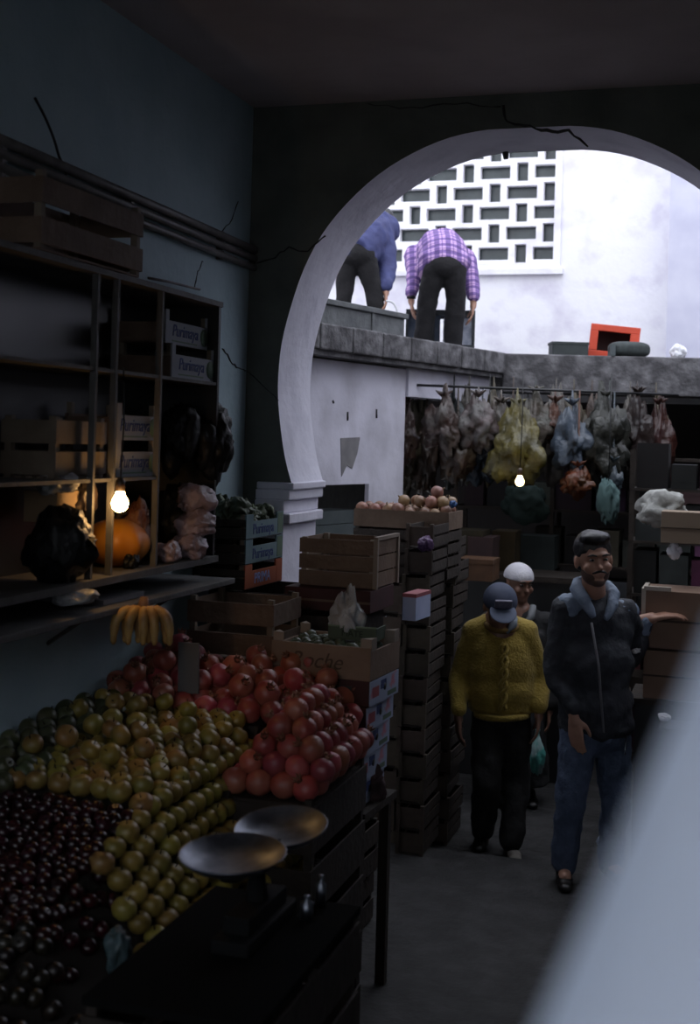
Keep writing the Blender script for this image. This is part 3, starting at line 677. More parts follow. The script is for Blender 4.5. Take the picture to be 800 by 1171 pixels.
# red cartons stack
for k in range(5):
    off=.0 if k==0 else -.012*k
    o=thing('carton_box','','box',org+Vector((off-.0,0,-(k+1)*.1))+U*(-.0),rzR+random.uniform(-.02,.02))
    tag(o,['topmost dark red carton with blue printed side, right under the lettered box','second dark red carton below the lettered box','third and middle dark red carton below the lettered box','fourth dark red carton below the lettered box','bottom dark red carton in the stack below the lettered box'][k],'box','red cartons under the lettered box')
    MB().box(-wR/2,wR/2-.004,0,.33,.001,.098).build('body',dred,o,bevel=.003)
    sd=mat('blue white printed board',(.33,.38,.52),.7,(.5,.2,.25),13,contrast=(.52,.6))
    MB().box(wR/2-.0035,wR/2,.003,.327,.003,.096).build('printed_side',sd,o)
    for (a,b,cc,dd,mm) in ((.03,.1,.03,.07,mat('pink print',(.6,.13,.16),.7)),(.2,.3,.012,.03,greenp),(.12,.18,.05,.085,blue)):
        MB().box(wR/2-.0005,wR/2+.001,a,b,cc,dd).build('printed_patch',mm,o)
    MB().tube([(wR/2-.002,.165,.055),(wR/2+.002,.165,.055)],.014,12).build('hand_hole',blackin,o)
    if k==0:
        MB().box(-.12,.13,-.0015,0,.02,.075).build('label_panel',mat('dark label',(.05,.05,.05),.6),o); text('PREMIUM',.045,mat('grey ink',(.15,.15,.15),.7),o,(.0,-.002,.047))
tb=thing('trestle_table','low dark table under the stack of red cartons','table',org+Vector((0,0,-org.z)),rzR)
MB().box(-wR/2-.02,wR/2+.0,-.02,.36,.755,.784).build('tabletop',woodd,tb)
for a in (-1,1):
    for yy in (0,.33): MB().box(a*(wR/2-.04)-.02,a*(wR/2-.04)+.02,yy-.01,yy+.025,0,.755).build('leg',woodd,tb)
# cloth scraps hanging at the corner
o=bag('rag','pink and white rag hanging at table corner below the red cartons',atD(428,898,5.0),(.045,.03,.07),mat('rag cloth',(.22,.12,.13),.9,(.1,.07,.08),14,.6),44)
# --- tipped crate and neighbours, farther back, near the jamb
P0=atD(352,682,5.7); P1=atD(440,690,5.55)
sup=stack(6,.2405,wld(.56,-.52,0),-A-.03,.40,.36,lambda k:'dark crate in the stack under the tipped crate','dark stack under the tipped crate')
tc=slat_crate('wooden_crate','big brown slatted crate lying on its side above the red carton','crate',wld(.62,-.40,1.545),-A-.03,.36,.32,.215,3,mat('tan crate wood',(.33,.21,.14),.8,(.42,.28,.19),6,.3,30),posts=pale,gap=.12)
MB().box(.17,.19,-.008,.01,0,.215).build('end_rail',pale,tc); MB().box(.17,.19,.31,.33,0,.215).build('end_rail',pale,tc); MB().box(.17,.19,-.005,.325,.215,.23).build('end_rail',pale,tc)
o=thing('carton_box','dark red carton under the tipped brown crate','box',wld(.60,-.47,1.445),-A-.03); MB().box(-.2,.2,0,.35,0,.098).build('body',dred,o,bevel=.003); MB().box(-.2,.2,-.002,0,.04,.05).build('tape',mat('tape',(.25,.18,.13),.5),o)
P_=atD(467,694,5.75)
o=thing('carton_box','small pale blue and pink carton right of the tipped crate','box',P_+Vector((0,0,-.062)),-A-.1)
MB().box(-.03,.035,0,.2,0,.115).build('body',mat('blue white carton',(.35,.42,.62),.7,(.45,.5,.7),9),o); MB().box(-.031,.036,-.001,.201,.105,.122).build('lid',mat('pink lid',(.65,.18,.22),.7),o)
# --- tall stacks of crate ends through the arch
endw=objrand(mat('grey brown slats',(.2,.15,.11),.85,(.3,.23,.17),9,.3,30),.3,.02)
def tallstack(px,py,D,n,h,w,d,lab,grp,rz=-A):
    P_=atD(px,py,D); P_.z=-.11 if room(P_).y>.95 else 0
    o=thing('wooden_crate',lab,'crate',P_,rz,grp)
    b=MB(); 
    b.box(-w/2,w/2,0,.008,.012,h-.02); b.box(-w/2,-w/2+.02,-.006,.02,0,h-.004); b.box(w/2-.02,w/2,-.006,.02,0,h-.004); b.build('end_panel',endw,o)
    b=MB(); 
    for a in (-w/2,w/2-.008):
        b.box(a,a+.008,.01,d,.01,h*.45); b.box(a,a+.008,.01,d,h*.55,h*.9)
    b.box(-w/2+.008,w/2-.008,.0,d,0,.008); b.box(-w/2,w/2,d-.008,d,.01,h-.02); b.build('tray',woodd,o)
    for k in range(1,n): dup(o,P_+Vector((random.uniform(-.01,.01),random.uniform(-.01,.01),k*h)),(0,0,rz+random.uniform(-.04,.04)),lab,grp)
    return P_
tallstack(468,955,6.75,13,.136,.15,.36,'dim wooden crate in the tall stack just left of the walking man','front tall crate stack')
tallstack(498,940,7.3,13,.136,.14,.36,'dim wooden crate in the second tall stack, farther into the alley','rear tall crate stack')
Pq=tallstack(432,950,7.0,9,.17,.2,.5,'dark wooden crate in the short stack behind the red cartons','short dark crate stack')
# onion tray on top
P_=atD(400,592,7.4); P2=atD(515,592,7.2); zz=-.11+13*.136+.002
on=thing('fruit_crate','long shallow brown crate heaped with pinkish onions above the tall stacks','crate',atD(458,590,7.15)*1.0,-A-.04); on.location.z=1.775
wO=.56
MB().box(-wO/2,wO/2,0,.01,-.065,.035).build('front_board',woodb,on); MB().box(-wO/2,wO/2,.3,.31,-.065,.035).build('rear_board',woodb,on); MB().box(-wO/2,wO/2,.01,.3,-.065,-.055).build('base_board',woodb,on)
MB().box(-wO/2,-wO/2+.01,.01,.3,-.055,.035).build('end_board',woodb,on); MB().box(wO/2-.01,wO/2,.01,.3,-.055,.035).build('end_board',woodb,on)
for k in range(2):
    slat_crate('wooden_crate','%s dark crate beneath the onion tray'%('upper','lower')[k],'crate',on.location+Vector((0,0,-.205-.14*k)),-A-.04,.56,.3,.137,2,woodd,'crates under the onion tray',woodd)
oni=objrand(mat('onion skin',(.55,.26,.17),.35,(.65,.38,.22),5),.3,.03)
def onion():
    b=MB(); b.ell((0,0,0),(.036,.036,.033),None,3,lambda c: c if c.z<.6 else Vector((c.x*(1.6-c.z),c.y*(1.6-c.z),c.z*1.1))); o=b.build('onion',oni)
    MB().tube([(0,0,.03),(.003,0,.048)],[.007,.002],6).build('neck',mat('onion neck',(.5,.35,.2),.8),o); return o
ON=onion(); TO=Matrix.Translation(on.location)@Matrix.Rotation(-A-.04,4,'Z')
for s,t in hexfill(-wO/2+.04,wO/2-.03,.045,.28,.036,lambda a,b:True,.3): put(ON,TO@Vector((s,t,.03+random.uniform(-.01,.01))),'pinkish onion heaped in the long tray above the crate stacks','onion','onions in the tray')
for s,t in ((.08,.1),(.15,.09),(.21,.12),(.19,.2),(.24,.2),(-.02,.12),(.03,.2),(.14,.16)): put(ON,TO@Vector((s,t,.085)),'pinkish onion heaped in the long tray above the crate stacks','onion','onions in the tray')
put(ON,TO@Vector((.17,.14,.14)),'single pinkish onion topping the heap in the long tray','onion','onions in the tray'); 
o=bag('plastic_bag','purple plastic bag hooked on the tall crate stack',atD(486,622,6.7),(.055,.03,.045),mat('purple plastic',(.3,.16,.38),.4,bump=.5),51)
o=bag('plastic_bag','small bright blue plastic bag beside the onion tray',atD(518,576,7.15),(.02,.02,.02),mat('bright blue plastic',(.05,.2,.6),.4),52)
# ================================================================== SHOP UNDER THE TERRACE
# rail with hanging bags
rl=room(atD(460,462,8.6)); 
railz=2.58
ra_=atZ(455,455,railz) if False else wld(wend.x+.05,wend.y+.1,railz); rb_=atD(775,463,8.9); rb_.z=railz
tag(MB().tube([ra_,rb_],.009,8).build('hanging_rail',blackin),'thin iron rail under the terrace edge carrying the bags','rail')
bagdefs=[(480,505,44,92,(.16,.13,.07),(.3,.26,.2),'olive brown',.9),(506,488,40,64,(.34,.3,.28),(.2,.1,.08),'cloudy greyish',0),(522,520,38,74,(.14,.07,.05),(.2,.15,.1),'dark brown',.1),
 (546,486,42,62,(.42,.4,.38),(.3,.2,.2),'whitish',0),(550,522,36,66,(.04,.07,.12),(.08,.12,.18),'dark blue',.2),(590,512,58,92,(.42,.34,.06),(.3,.27,.14),'bright yellow',-.1),
 (611,486,40,70,(.32,.25,.2),(.2,.2,.16),'tan',.15),(634,486,30,50,(.35,.12,.06),(.2,.12,.1),'dull orange',.1),(653,505,38,80,(.18,.25,.36),(.3,.36,.45),'pale blue',-.05),
 (690,505,64,96,(.04,.045,.035),(.1,.1,.08),'blackish olive',0),(728,500,40,96,(.05,.03,.03),(.1,.06,.05),'very dark brown',.1),(752,515,34,100,(.1,.02,.02),(.16,.05,.03),'dark red',.1),
 (660,552,36,34,(.4,.09,.03),(.3,.12,.04),'orange red',-.1),(700,548,24,36,(.12,.18,.22),(.2,.25,.3),'small bluish',-.1),(462,500,26,70,(.14,.06,.05),(.22,.14,.12),'reddish brown',.2),(572,488,30,50,(.36,.33,.3),(.3,.2,.15),'small cloudy',.15)]
for k,(px,py,w_,h_,ca,cb,cn,dz) in enumerate(bagdefs):
    # distance of rail at this pixel column
    tt=(px-455)/320.; D=ra_.y+(rb_.y-ra_.y)*tt+dz*.8-.06
    P_=atD(px,py,D); q=D/F
    m=mat('bag plastic %d'%k,ca,.35,cb,11,.7,22)
    o=MB(); o.ell((0,0,0),(w_*q/2,w_*q/2*.7,h_*q/2*.9),None,4,bagfn(k+60,.22,2.0,pinch=.45,crease=.16))
    tp=h_*q/2*1.05; o.tube([(0,0,tp),(0,0,tp+.03),(.0,0.01,max(tp+.04,railz-P_.z))],[.015,.01,.005],6)
    for j in range(5):
        a=j*1.26+k; o.tube([(0,0,tp),(.03*cos(a),.03*sin(a),tp+.03),(.06*cos(a),.06*sin(a),tp+.045)],[.008,.014,.003],5)
    b=o.build('hanging_bag',m); b.location=P_; tag(b,cn+' plastic bag of goods hanging under the terrace edge','bag','bags hanging from the rail')
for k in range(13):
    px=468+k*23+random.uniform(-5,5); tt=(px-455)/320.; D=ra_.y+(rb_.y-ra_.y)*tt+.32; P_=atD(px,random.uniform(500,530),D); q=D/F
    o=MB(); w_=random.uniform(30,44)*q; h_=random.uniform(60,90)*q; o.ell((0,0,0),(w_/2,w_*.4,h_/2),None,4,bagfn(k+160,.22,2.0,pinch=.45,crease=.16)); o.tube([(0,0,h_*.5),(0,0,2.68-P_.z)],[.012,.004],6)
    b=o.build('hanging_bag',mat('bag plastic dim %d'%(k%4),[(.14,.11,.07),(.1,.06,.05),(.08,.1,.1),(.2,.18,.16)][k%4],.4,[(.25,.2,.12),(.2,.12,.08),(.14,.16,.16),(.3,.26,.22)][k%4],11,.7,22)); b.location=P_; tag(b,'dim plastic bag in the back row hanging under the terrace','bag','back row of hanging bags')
# goods shelves behind
sh=rthing('goods_shelf','deep dark shelf rack at the back of the shop under the terrace','shelf',1.35,3.6,-.11)
for k in range(6): MB().box(-1.1,1.1,0,.42,.22+k*.4,.24+k*.4).build('shelf_board',woodd,sh)
for a in (-1.1,-.37,.36,1.08): MB().box(a,a+.03,0,.03,0,2.45).build('upright',woodd,sh); MB().box(a,a+.03,.39,.42,0,2.45).build('upright',woodd,sh)
cols=[(.16,.04,.03),(.2,.14,.09),(.09,.11,.1),(.05,.05,.06),(.22,.18,.13),(.1,.03,.04),(.06,.09,.09),(.14,.1,.05)]
cn=['dark red','tan','grey green','near black','pale buff','maroon','teal grey','ochre']
for lv in range(5):
    x_=-1.02
    while x_<.95:
        w_=random.uniform(.12,.28); h_=random.uniform(.14,.33); i=random.randrange(8)
        if abs(x_-(-.37))<.0: pass
        o=MB(); o.box(0,w_,0,.3,0,h_); o.box(w_*.4,w_*.6,-.002,.0,0,h_); o.box(-.003,w_+.003,-.003,.303,h_-.02,h_+.002)
        b=o.build('goods_box',objrand(mat('goods '+cn[i],cols[i],.75,tuple(c_*1.6 for c_ in cols[i]),9),.3)); b.location=wld(1.35+x_,3.63,-.11+.242+.4*lv); b.rotation_euler=(0,0,-A+random.uniform(-.05,.05))
        tag(b,cn[i]+' box on the dim shelf rack behind the walking men','box','boxes on the dim shelf rack'); x_+=w_+.03
# shop bulbs
sb=atD(594,551,8.2); bulb('light_bulb','lit yellowish bulb hanging in the shop under the terrace',sb,.03,emis('yellow bulb glass',(1,.75,.35),9),2.69)
sb2=atD(557,539,8.9); bulb('light_bulb','tiny dim orange bulb left of the yellowish shop bulb',sb2,.016,emis('orange bulb glass',(1,.35,.15),1.2),2.69)
# hanging teal garment
o=bag('cloth_bundle','teal cloth bundle hanging behind the young man head',atD(695,574,8.4),(.11,.05,.16),mat('teal cloth',(.08,.17,.17),.8,(.12,.22,.22),9),71,cat='cloth')
o=bag('cloth_bundle','dim teal cloth hanging below the yellowish bulb',atD(600,575,9.4),(.17,.06,.15),mat('dim teal cloth',(.06,.11,.1),.8),72,cat='cloth')
for n_,p_ in (('teal',(695,574,8.4)),('dim teal',(600,575,9.4))):
    P_=atD(*p_); par_=[q for q in C.objects if q.name.startswith('cloth_bundle') and q['label'].startswith(n_)][0]; ck=MB().tube([P_,(P_.x,P_.y,2.69)],.004,5).build('hanging_cord',blackin,par_); ck.matrix_parent_inverse=par_.matrix_basis.inverted()
# counter crates mid-shop (red & tan boxes around x 515-590,y 590-650)
for k,(px,py,D,w_,h_,i) in enumerate(((535,632,8.7,.2,.3,0),(549,622,8.65,.17,.26,1),(575,640,9.0,.16,.28,0),(610,620,9.2,.3,.24,6),(540,660,8.3,.26,.14,0))):
    P_=atD(px,py,D); o=MB(); o.box(-w_/2,w_/2,0,.25,0,h_); o.box(-w_/2-.003,w_/2+.003,-.003,.253,h_-.03,h_+.002)
    b=o.build('goods_box',MATS['goods '+cn[i]] if 'goods '+cn[i] in MATS else objrand(mat('goods '+cn[i],cols[i],.75,tuple(c_*1.6 for c_ in cols[i]),9),.3)); b.location=P_; b.location.z=1.30 if k<4 else 1.3; b.rotation_euler=(0,0,-A)
    if k==1: b.location.z=1.3
    tag(b,['red box on the shop counter left of the walking man','tan box on the shop counter beside the red one','second red box on the shop counter, nearer its middle','wide grey green box on the shop counter','low flat red box at the front of the shop counter'][k],'box')
ct=thing('shop_counter','dark shop counter behind the walking men','counter',wld(room(atD(570,640,8.8)).x-.1,room(atD(570,640,8.8)).y-.03,-.11),-A)
MB().box(-.55,.75,0,.5,1.37,1.408).build('worktop',woodd,ct); MB().box(-.52,.72,.03,.47,0,1.37).build('body',blackin,ct)
# ================================================================== RIGHT SIDE SHELVES
rs=room(atD(752,745,6.75))
def rbox(nm,label,px0,px1,pyt,pyb,D,m,dep=.3,rz=-A,extra=None,cat='box'):
    a=atD(px0,pyb,D); b=atD(px1,pyb,D); h_=(pyb-pyt)*D/F; w_=(px1-px0)*D/F/cos(rz)
    o=thing(nm,label,cat,(a+b)/2,rz); o.location.z=a.z
    MB().box(-w_/2,w_/2,0,dep,0,h_).build('body',m,o,bevel=.003); MB().box(-w_/2-.003,w_/2+.003,-.004,dep,h_*.46,h_*.5).build('edge_strip',mat('seam',(.1,.06,.04),.8),o)
    if extra: extra(o,w_,h_)
    return o
card=mat('brown cardboard',(.36,.22,.15),.8,(.42,.27,.19),5)
b_=rbox('carton_box','open brown carton the young man rests his hand on',737,812,676,742,6.72,card,.35,extra=lambda o,w_,h_:(MB().box(-w_/2,-w_/2+.14,-.01,.02,h_,h_+.022).build('flap',mat('pale flap',(.75,.65,.55),.8),o),MB().box(-w_/2-.012,-w_/2+.01,-.01,.3,h_*.5,h_+.01).build('flap',mat('pale flap',(.75,.65,.55),.8),o)))
b2_=rbox('carton_box','brown carton beneath the one the young man touches',737,812,745,800,6.72,MATS['brown cardboard'] if 'brown cardboard' in MATS else card,.35)
bb=b2_.location.z
ls=thing('carton_stand','dark shelf stand below the brown cartons at right','stand',Vector((b2_.location.x,b2_.location.y,0)),-A)
MB().box(-.25,.25,-.03,.4,bb-.03,bb-.001).build('shelf_board',woodd,ls)
MB().box(-.22,.22,0,.38,0.0,bb-.03).build('body',blackin,ls)
ur=thing('wall_rack','tall dark rack of goods at the right edge behind the young man','rack',wld(room(atD(800,600,7.6)).x,room(atD(800,600,7.6)).y,-.11),-A)
for k in range(6): MB().box(-.42,.35,0,.4,.45+k*.32,.465+k*.32).build('shelf_board',woodd,ur)
for a in (-.42,.32): MB().box(a,a+.03,0,.03,0,2.3).build('upright',woodd,ur); MB().box(a,a+.03,.37,.4,0,2.3).build('upright',woodd,ur)
for lv in range(6):
    x_=-.38
    while x_<.2:
        w_=random.uniform(.09,.2); h_=random.uniform(.12,.28); i=random.choice((0,1,3,5,5,0,3))
        o=MB(); o.box(0,w_,.02,.3,0,h_); o.box(w_*.3,w_*.7,.018,.02,h_*.3,h_*.7)
        b=o.build('goods_box',MATS['goods '+cn[i]] if 'goods '+cn[i] in MATS else objrand(mat('goods '+cn[i],cols[i],.75,tuple(c_*1.6 for c_ in cols[i]),9),.3)); b.parent=None
        T=Matrix.Translation(ur.location)@Matrix.Rotation(-A,4,'Z'); b.location=T@Vector((x_,0,(.465+.32*lv if lv<6 else 0)+.002)); b.rotation_euler=(0,0,-A)
        tag(b,cn[i]+' box on the dark rack behind the young man','box','boxes on the right rack'); x_+=w_+.02
# upper white sack and carton on the rack
o=bag('white_sack','pale white sack on top of goods at the right edge above the young man',atD(757,584,7.25),(.15,.1,.115),mat('white sack cloth',(.4,.4,.38),.8,(.3,.3,.28),8,.3),81,cat='sack')
rbox('carton_box','pale buff carton near the white sack at the right edge',757,812,585,621,6.9,mat('buff cardboard',(.5,.37,.26),.8),.2)
o=bag('plastic_bag','white plastic bag hung at the right edge above the hand',atD(771,630,6.97),(.04,.03,.045),mat('white plastic',(.8,.8,.85),.4),82)
o=bag('paper_wrap','crumpled white wrapper beside the young man elbow',atD(726,743,6.65),(.055,.03,.02),mat('white paper',(.6,.6,.6),.8),83,cat='paper')
o=bag('plastic_bag','small crumpled white bag lying right of the young man hip',atD(759,820,6.3),(.03,.03,.02),MATS['white plastic'],84)
o=bag('plastic_bag','crumpled blue white plastic bag on the floor by the young man feet',atZ(696,963,.065),(.056,.05,.07),mat('blue white plastic',(.4,.45,.6),.35,(.2,.25,.35),14,.6,30),85)
lb=thing('carton_stand','low dark box under the crumpled white bag at right','box',Vector((atD(759,826,6.3).x+.05,6.2,0)),-A); MB().box(-.10,.12,0,.22,0,atD(759,829,6.3).z-.0).build('body',blackin,lb)
# bead row shaped to give the dotted glints of a dark bag
for k in range(1):
    P=[atD(x,y,6.45) for x,y in ((716,838),(714,862),(710,886),(706,915),(709,935),(708,958))]
    m=MB()
    for p_ in P: m.ell(p_,(.006,.004,.008),None,2)
    m.tube(P,.003,5); tag(m.build('glint_beads',mat('dark steel beads',(.35,.36,.4),.25,metal=1)),'row of small beads standing in for glints right of the young man legs','beads')
# ================================================================== TERRACE ITEMS
def onT(px,py,D): P_=atD(px,py,D); P_.z=ZT; return P_
plastic_r=mat('red crate plastic',(.62,.07,.03),.5,(.5,.05,.02),9); darkp=mat('dark green grey plastic',(.05,.065,.07),.6,(.08,.1,.1),9)
D_=9.62
a=atD(672,409,D_); rc=thing('plastic_crate','tilted bright red plastic crate with dark inside on the terrace','crate',Vector((atD(700,400,D_).x,D_,ZT+.012)),0,rot=(0,radians(5),-.12))
w_,h_=.37,.25
b=MB(); b.box(-w_/2,w_/2,-.015,.015,0,.05); b.box(-w_/2,w_/2,-.015,.015,h_-.05,h_); b.box(-w_/2,-w_/2+.06,-.015,.015,.05,h_-.05); b.box(w_/2-.07,w_/2,-.015,.015,.05,h_-.05); b.build('rim_frame',plastic_r,rc,bevel=.004)
MB().box(-w_/2+.02,w_/2-.02,.2,.21,.01,h_-.01).build('base',mat('dark red inside',(.06,.03,.03),.7),rc)
for a,b0_,c0_,d0_ in ((-w_/2+.01,-w_/2+.02,.0,h_),(w_/2-.02,w_/2-.01,0,h_)): MB().box(a,b0_,.015,.2,.01,h_-.01).build('side',plastic_r,rc)
MB().box(-w_/2+.02,w_/2-.02,.015,.2,.005,.015).build('side',plastic_r,rc); MB().box(-w_/2+.02,w_/2-.02,.015,.2,h_-.02,h_-.01).build('side',plastic_r,rc)
o=thing('plastic_crate','low dark grey crate left of the red crate on the terrace','crate',Vector((atD(652,400,9.5).x,9.5,ZT+.012)),0); w_=.27
MB().box(-w_/2,w_/2,0,.2,0,.10).build('body',darkp,o,bevel=.01); MB().box(-w_/2-.005,w_/2+.005,-.005,.205,.09,.108).build('rim',darkp,o)
o=thing('rounded_sack','low rounded dark sack in front of the red crate on the terrace','sack',Vector((atD(721,400,9.35).x,9.35,ZT+.012)),0)
MB().ell((0,.06,.055),(.155,.09,.06),None,4,lambda c:Vector((math.copysign(abs(c.x)**.6,c.x),c.y,math.copysign(abs(c.z)**.7,c.z)))).build('body',mat('dark sack weave',(.05,.065,.065),.8,(.09,.11,.11),20),o)
MB().box(-.15,-.12,-.035,.1,0,.08).build('fold',mat('sack fold',(.14,.17,.18),.8),o)
o=bag('plastic_bag','white plastic bag at the right end of the terrace',Vector((atD(776,400,9.5).x,9.5,ZT+.07)),(.055,.05,.06),MATS['white plastic'],91)
# long weathered chest at the left of the terrace
g0=atD(366,355,7.5); g0.z=ZT; g1=atD(456,378,8.25); g1.z=ZT
A0=room(atD(368,345,7.62)); A1=room(atD(457,362,8.55))
rzB=-A+math.atan2(ed.y,ed.x)
Pm=(wld(A0.x,A0.y,ZT)+wld(A1.x,A1.y,ZT))/2; Lb=(Vector((A1.x-A0.x,A1.y-A0.y))).length
chm=mat('weathered grey timber',(.15,.16,.17),.85,(.24,.25,.26),8,.4,25)
o=thing('timber_chest','long weathered grey timber chest at the left end of the terrace','chest',Pm+Vector((0,0,.012)),rzB)
MB().box(-Lb/2-.2,Lb/2,0,.3,0,.15).build('body',chm,o,bevel=.008); MB().box(-Lb/2-.22,Lb/2+.02,-.02,.32,.15,.185).build('lid',chm,o,bevel=.006)
MB().box(.1,.13,-.01,0,0,.15).build('batten',chm,o)
# dark plastic crate the plaid man lifts
o=thing('plastic_crate','dark plastic crate with pale wrapped contents, lifted by the man in the checked shirt','crate',Vector((atD(503,380,9.9).x,9.90,ZT+.005)),0,rot=(0,0,-.05))
wC,dC,hC=.54,.34,.37; dk=mat('blue black plastic',(.02,.03,.04),.5,(.05,.06,.08),9)
MB().box(-wC/2,wC/2,0,dC,0,.02).build('base',dk,o)
for a in (0,dC-.015):
    b=MB(); b.box(-wC/2,wC/2,a,a+.015,hC-.04,hC); b.box(-wC/2,wC/2,a,a+.015,.02,.10)
    for k in range(6): b.box(-wC/2+k*(wC-.02)/5,-wC/2+.02+k*(wC-.02)/5,a,a+.015,.12,hC-.04)
    b.build('long_side',dk,o)
for a in (-wC/2,wC/2-.015): MB().box(a,a+.015,.015,dC-.015,.02,hC).build('short_side',dk,o)
MB().box(.03,wC/2-.02,.02,dC-.02,.1,hC-.06).build('pale_contents',mat('white wrapped packs',(.4,.42,.5),.6,(.2,.22,.28),16),o); MB().box(-wC/2+.02,.0,.02,dC-.02,.02,hC-.02).build('blue_contents',mat('blue wrapped packs',(.05,.08,.15),.6,(.12,.15,.22),16),o)
P=[atD(x,y,8.75) for x,y in ((441,344),(449,346),(454,356),(456,372),(457,384))]
tag(MB().tube(cr([tuple(p) for p in P],3),.007,6).build('strap',mat('white strap',(.6,.6,.62),.7)),'curved white strap trailing from the hand of the man in blue','strap')
# thing hanging at the arch apex
P_=wld(room(atY(578,180,TH)).x,TH-.02,room(atY(578,176,TH)).z)
tag(MB(Matrix.Translation((0,0,0))).tube([(0,0,.10),(0,0,.02),(.005,0,-.03)],[.006,.02,.012],8).build('iron_hook',blackin),'small dark iron hook under the crown of the arch','hook').location=P_
# ================================================================== PEOPLE
def capsule(b,p0,p1,r0,r1):
    p0=Vector(p0);p1=Vector(p1); b.tube([p0,p0.lerp(p1,.33),p0.lerp(p1,.66),p1],[r0,r0*.67+r1*.33,r0*.33+r1*.67,r1],14); b.ell(p0,r0,None,2); b.ell(p1,r1,None,2)
def skin(name,fn,m,parent,vox=.01,sm=6,disp=0,dscale=.12,seed=0,label=None,space=None):
    b=MB(T=Matrix.Translation(-parent.location)); fn(b); o=b.build(name,m,parent)
    r=o.modifiers.new('r','REMESH'); r.mode='VOXEL'; r.voxel_size=vox; r.use_smooth_shade=True
    if disp:
        t_=bpy.data.textures.new('c%d'%seed,'CLOUDS'); t_.noise_scale=dscale; t_.noise_depth=2
        d=o.modifiers.new('d','DISPLACE'); d.texture=t_; d.strength=disp; d.mid_level=.5; d.texture_coords='LOCAL'
    s=o.modifiers.new('s','SMOOTH'); s.factor=.5; s.iterations=sm
    if label: o['label']=label
    return o
def headframe(c,yaw,pitch,roll=0,k=1.0):
    """face looks toward local -y; yaw about z, pitch>0 bows"""
    return Matrix.Translation(c)@Matrix.Rotation(yaw,4,'Z')@Matrix.Rotation(pitch,4,'X')@Matrix.Rotation(roll,4,'Y')@Matrix.Scale(k,4)
def ellT(b,T,c,r):
    rt=T.to_3x3(); k=rt.col[0].length; rn=rt.normalized(); b.ell(T@Vector(c),[x*k for x in r],rn,3)
def head(b,T):
    ellT(b,T,(0,.015,.03),(.077,.094,.09)); ellT(b,T,(0,-.012,-.035),(.062,.068,.072)); ellT(b,T,(0,-.05,-.085),(.032,.03,.026))
    ellT(b,T,(0,-.074,-.005),(.014,.016,.028)); ellT(b,T,(0,-.088,-.022),(.015,.018,.012)); ellT(b,T,(0,-.074,.034),(.05,.014,.012))
    ellT(b,T,(0,-.073,-.05),(.026,.012,.006)); ellT(b,T,(0,-.072,-.061),(.022,.012,.007))
    for s in (-1,1):
        ellT(b,T,(s*.079,.012,-.005),(.01,.02,.032)); ellT(b,T,(s*.042,-.055,-.025),(.024,.02,.022))
def face_parts(par,T,iris=(.03,.015,.01)):
    T2=Matrix.Translation(-par.location)@T
    wh=mat('eyeball',(.36,.33,.31),.3); dk_=mat('iris dark',iris,.2); brow=mat('black hair',(.012,.011,.012),.6,(.03,.03,.035),40)
    for s in (-1,1):
        b=MB(); ellT(b,T2,(s*.031,-.071,.012),(.0125,.011,.0068)); b.build('eye',wh,par)
        b=MB(); ellT(b,T2,(s*.031,-.0795,.012),(.0062,.004,.0055)); b.build('iris',dk_,par)
        b=MB(); b.tube([T2@Vector((s*.012,-.087,.031)),T2@Vector((s*.032,-.088,.037)),T2@Vector((s*.052,-.076,.031))],[.004,.0055,.003],6); b.build('eyebrow',brow,par)
def limb(b,pts,rs):
    for (p,q),(r,t_) in zip(zip(pts,pts[1:]),zip(rs,rs[1:])): capsule(b,p,q,r,t_)
def hand(b,w,d,n,side,curl=.5,k=1.0,spread=.0):
    """w wrist, d direction, n palm normal (palm side), side: lateral toward thumb"""
    d=Vector(d).normalized(); n=Vector(n).normalized(); n=(n-d*n.dot(d)).normalized(); l=d.cross(n).normalized()*side; w=Vector(w)
    capsule(b,w-d*.03*k,w+d*.02*k,.026*k,.027*k)
    for i in range(4):
        o_=(i-1.5)*.0205*k
        capsule(b,w+d*.012*k-l*o_*.6,w+d*.085*k-l*o_,.014*k,.0115*k)
        Ls=[.040,.046,.042,.033][i]*k; p=w+d*.085*k-l*o_; dd=d-l*o_*spread*20
        for j in range(3):
            dd=(dd+n*curl*(.6 if j else .4)).normalized(); q=p+dd*Ls*(1,.65,.5)[j]; capsule(b,p,q,.0092*k*(1-.08*j),.0088*k*(1-.1*j)); p=q
    p=w+d*.02*k+l*.022*k; q=p+(d*.6+l*.75+n*.25).normalized()*.04*k; r=q+(d*.9+l*.25+n*.35).normalized()*.032*k; s=r+(d+n*.4).normalized()*.024*k
    capsule(b,p,q,.014*k,.0115*k); capsule(b,q,r,.0115*k,.010*k); capsule(b,r,s,.010*k,.008*k)
skinm=mat('warm brown skin',(.36,.19,.13),.5,(.42,.23,.16),12); skind=mat('dark brown skin',(.2,.1,.07),.5,(.25,.13,.09),12)
hairm=mat('black hair',(.012,.011,.012),.45,(.03,.03,.035),40)
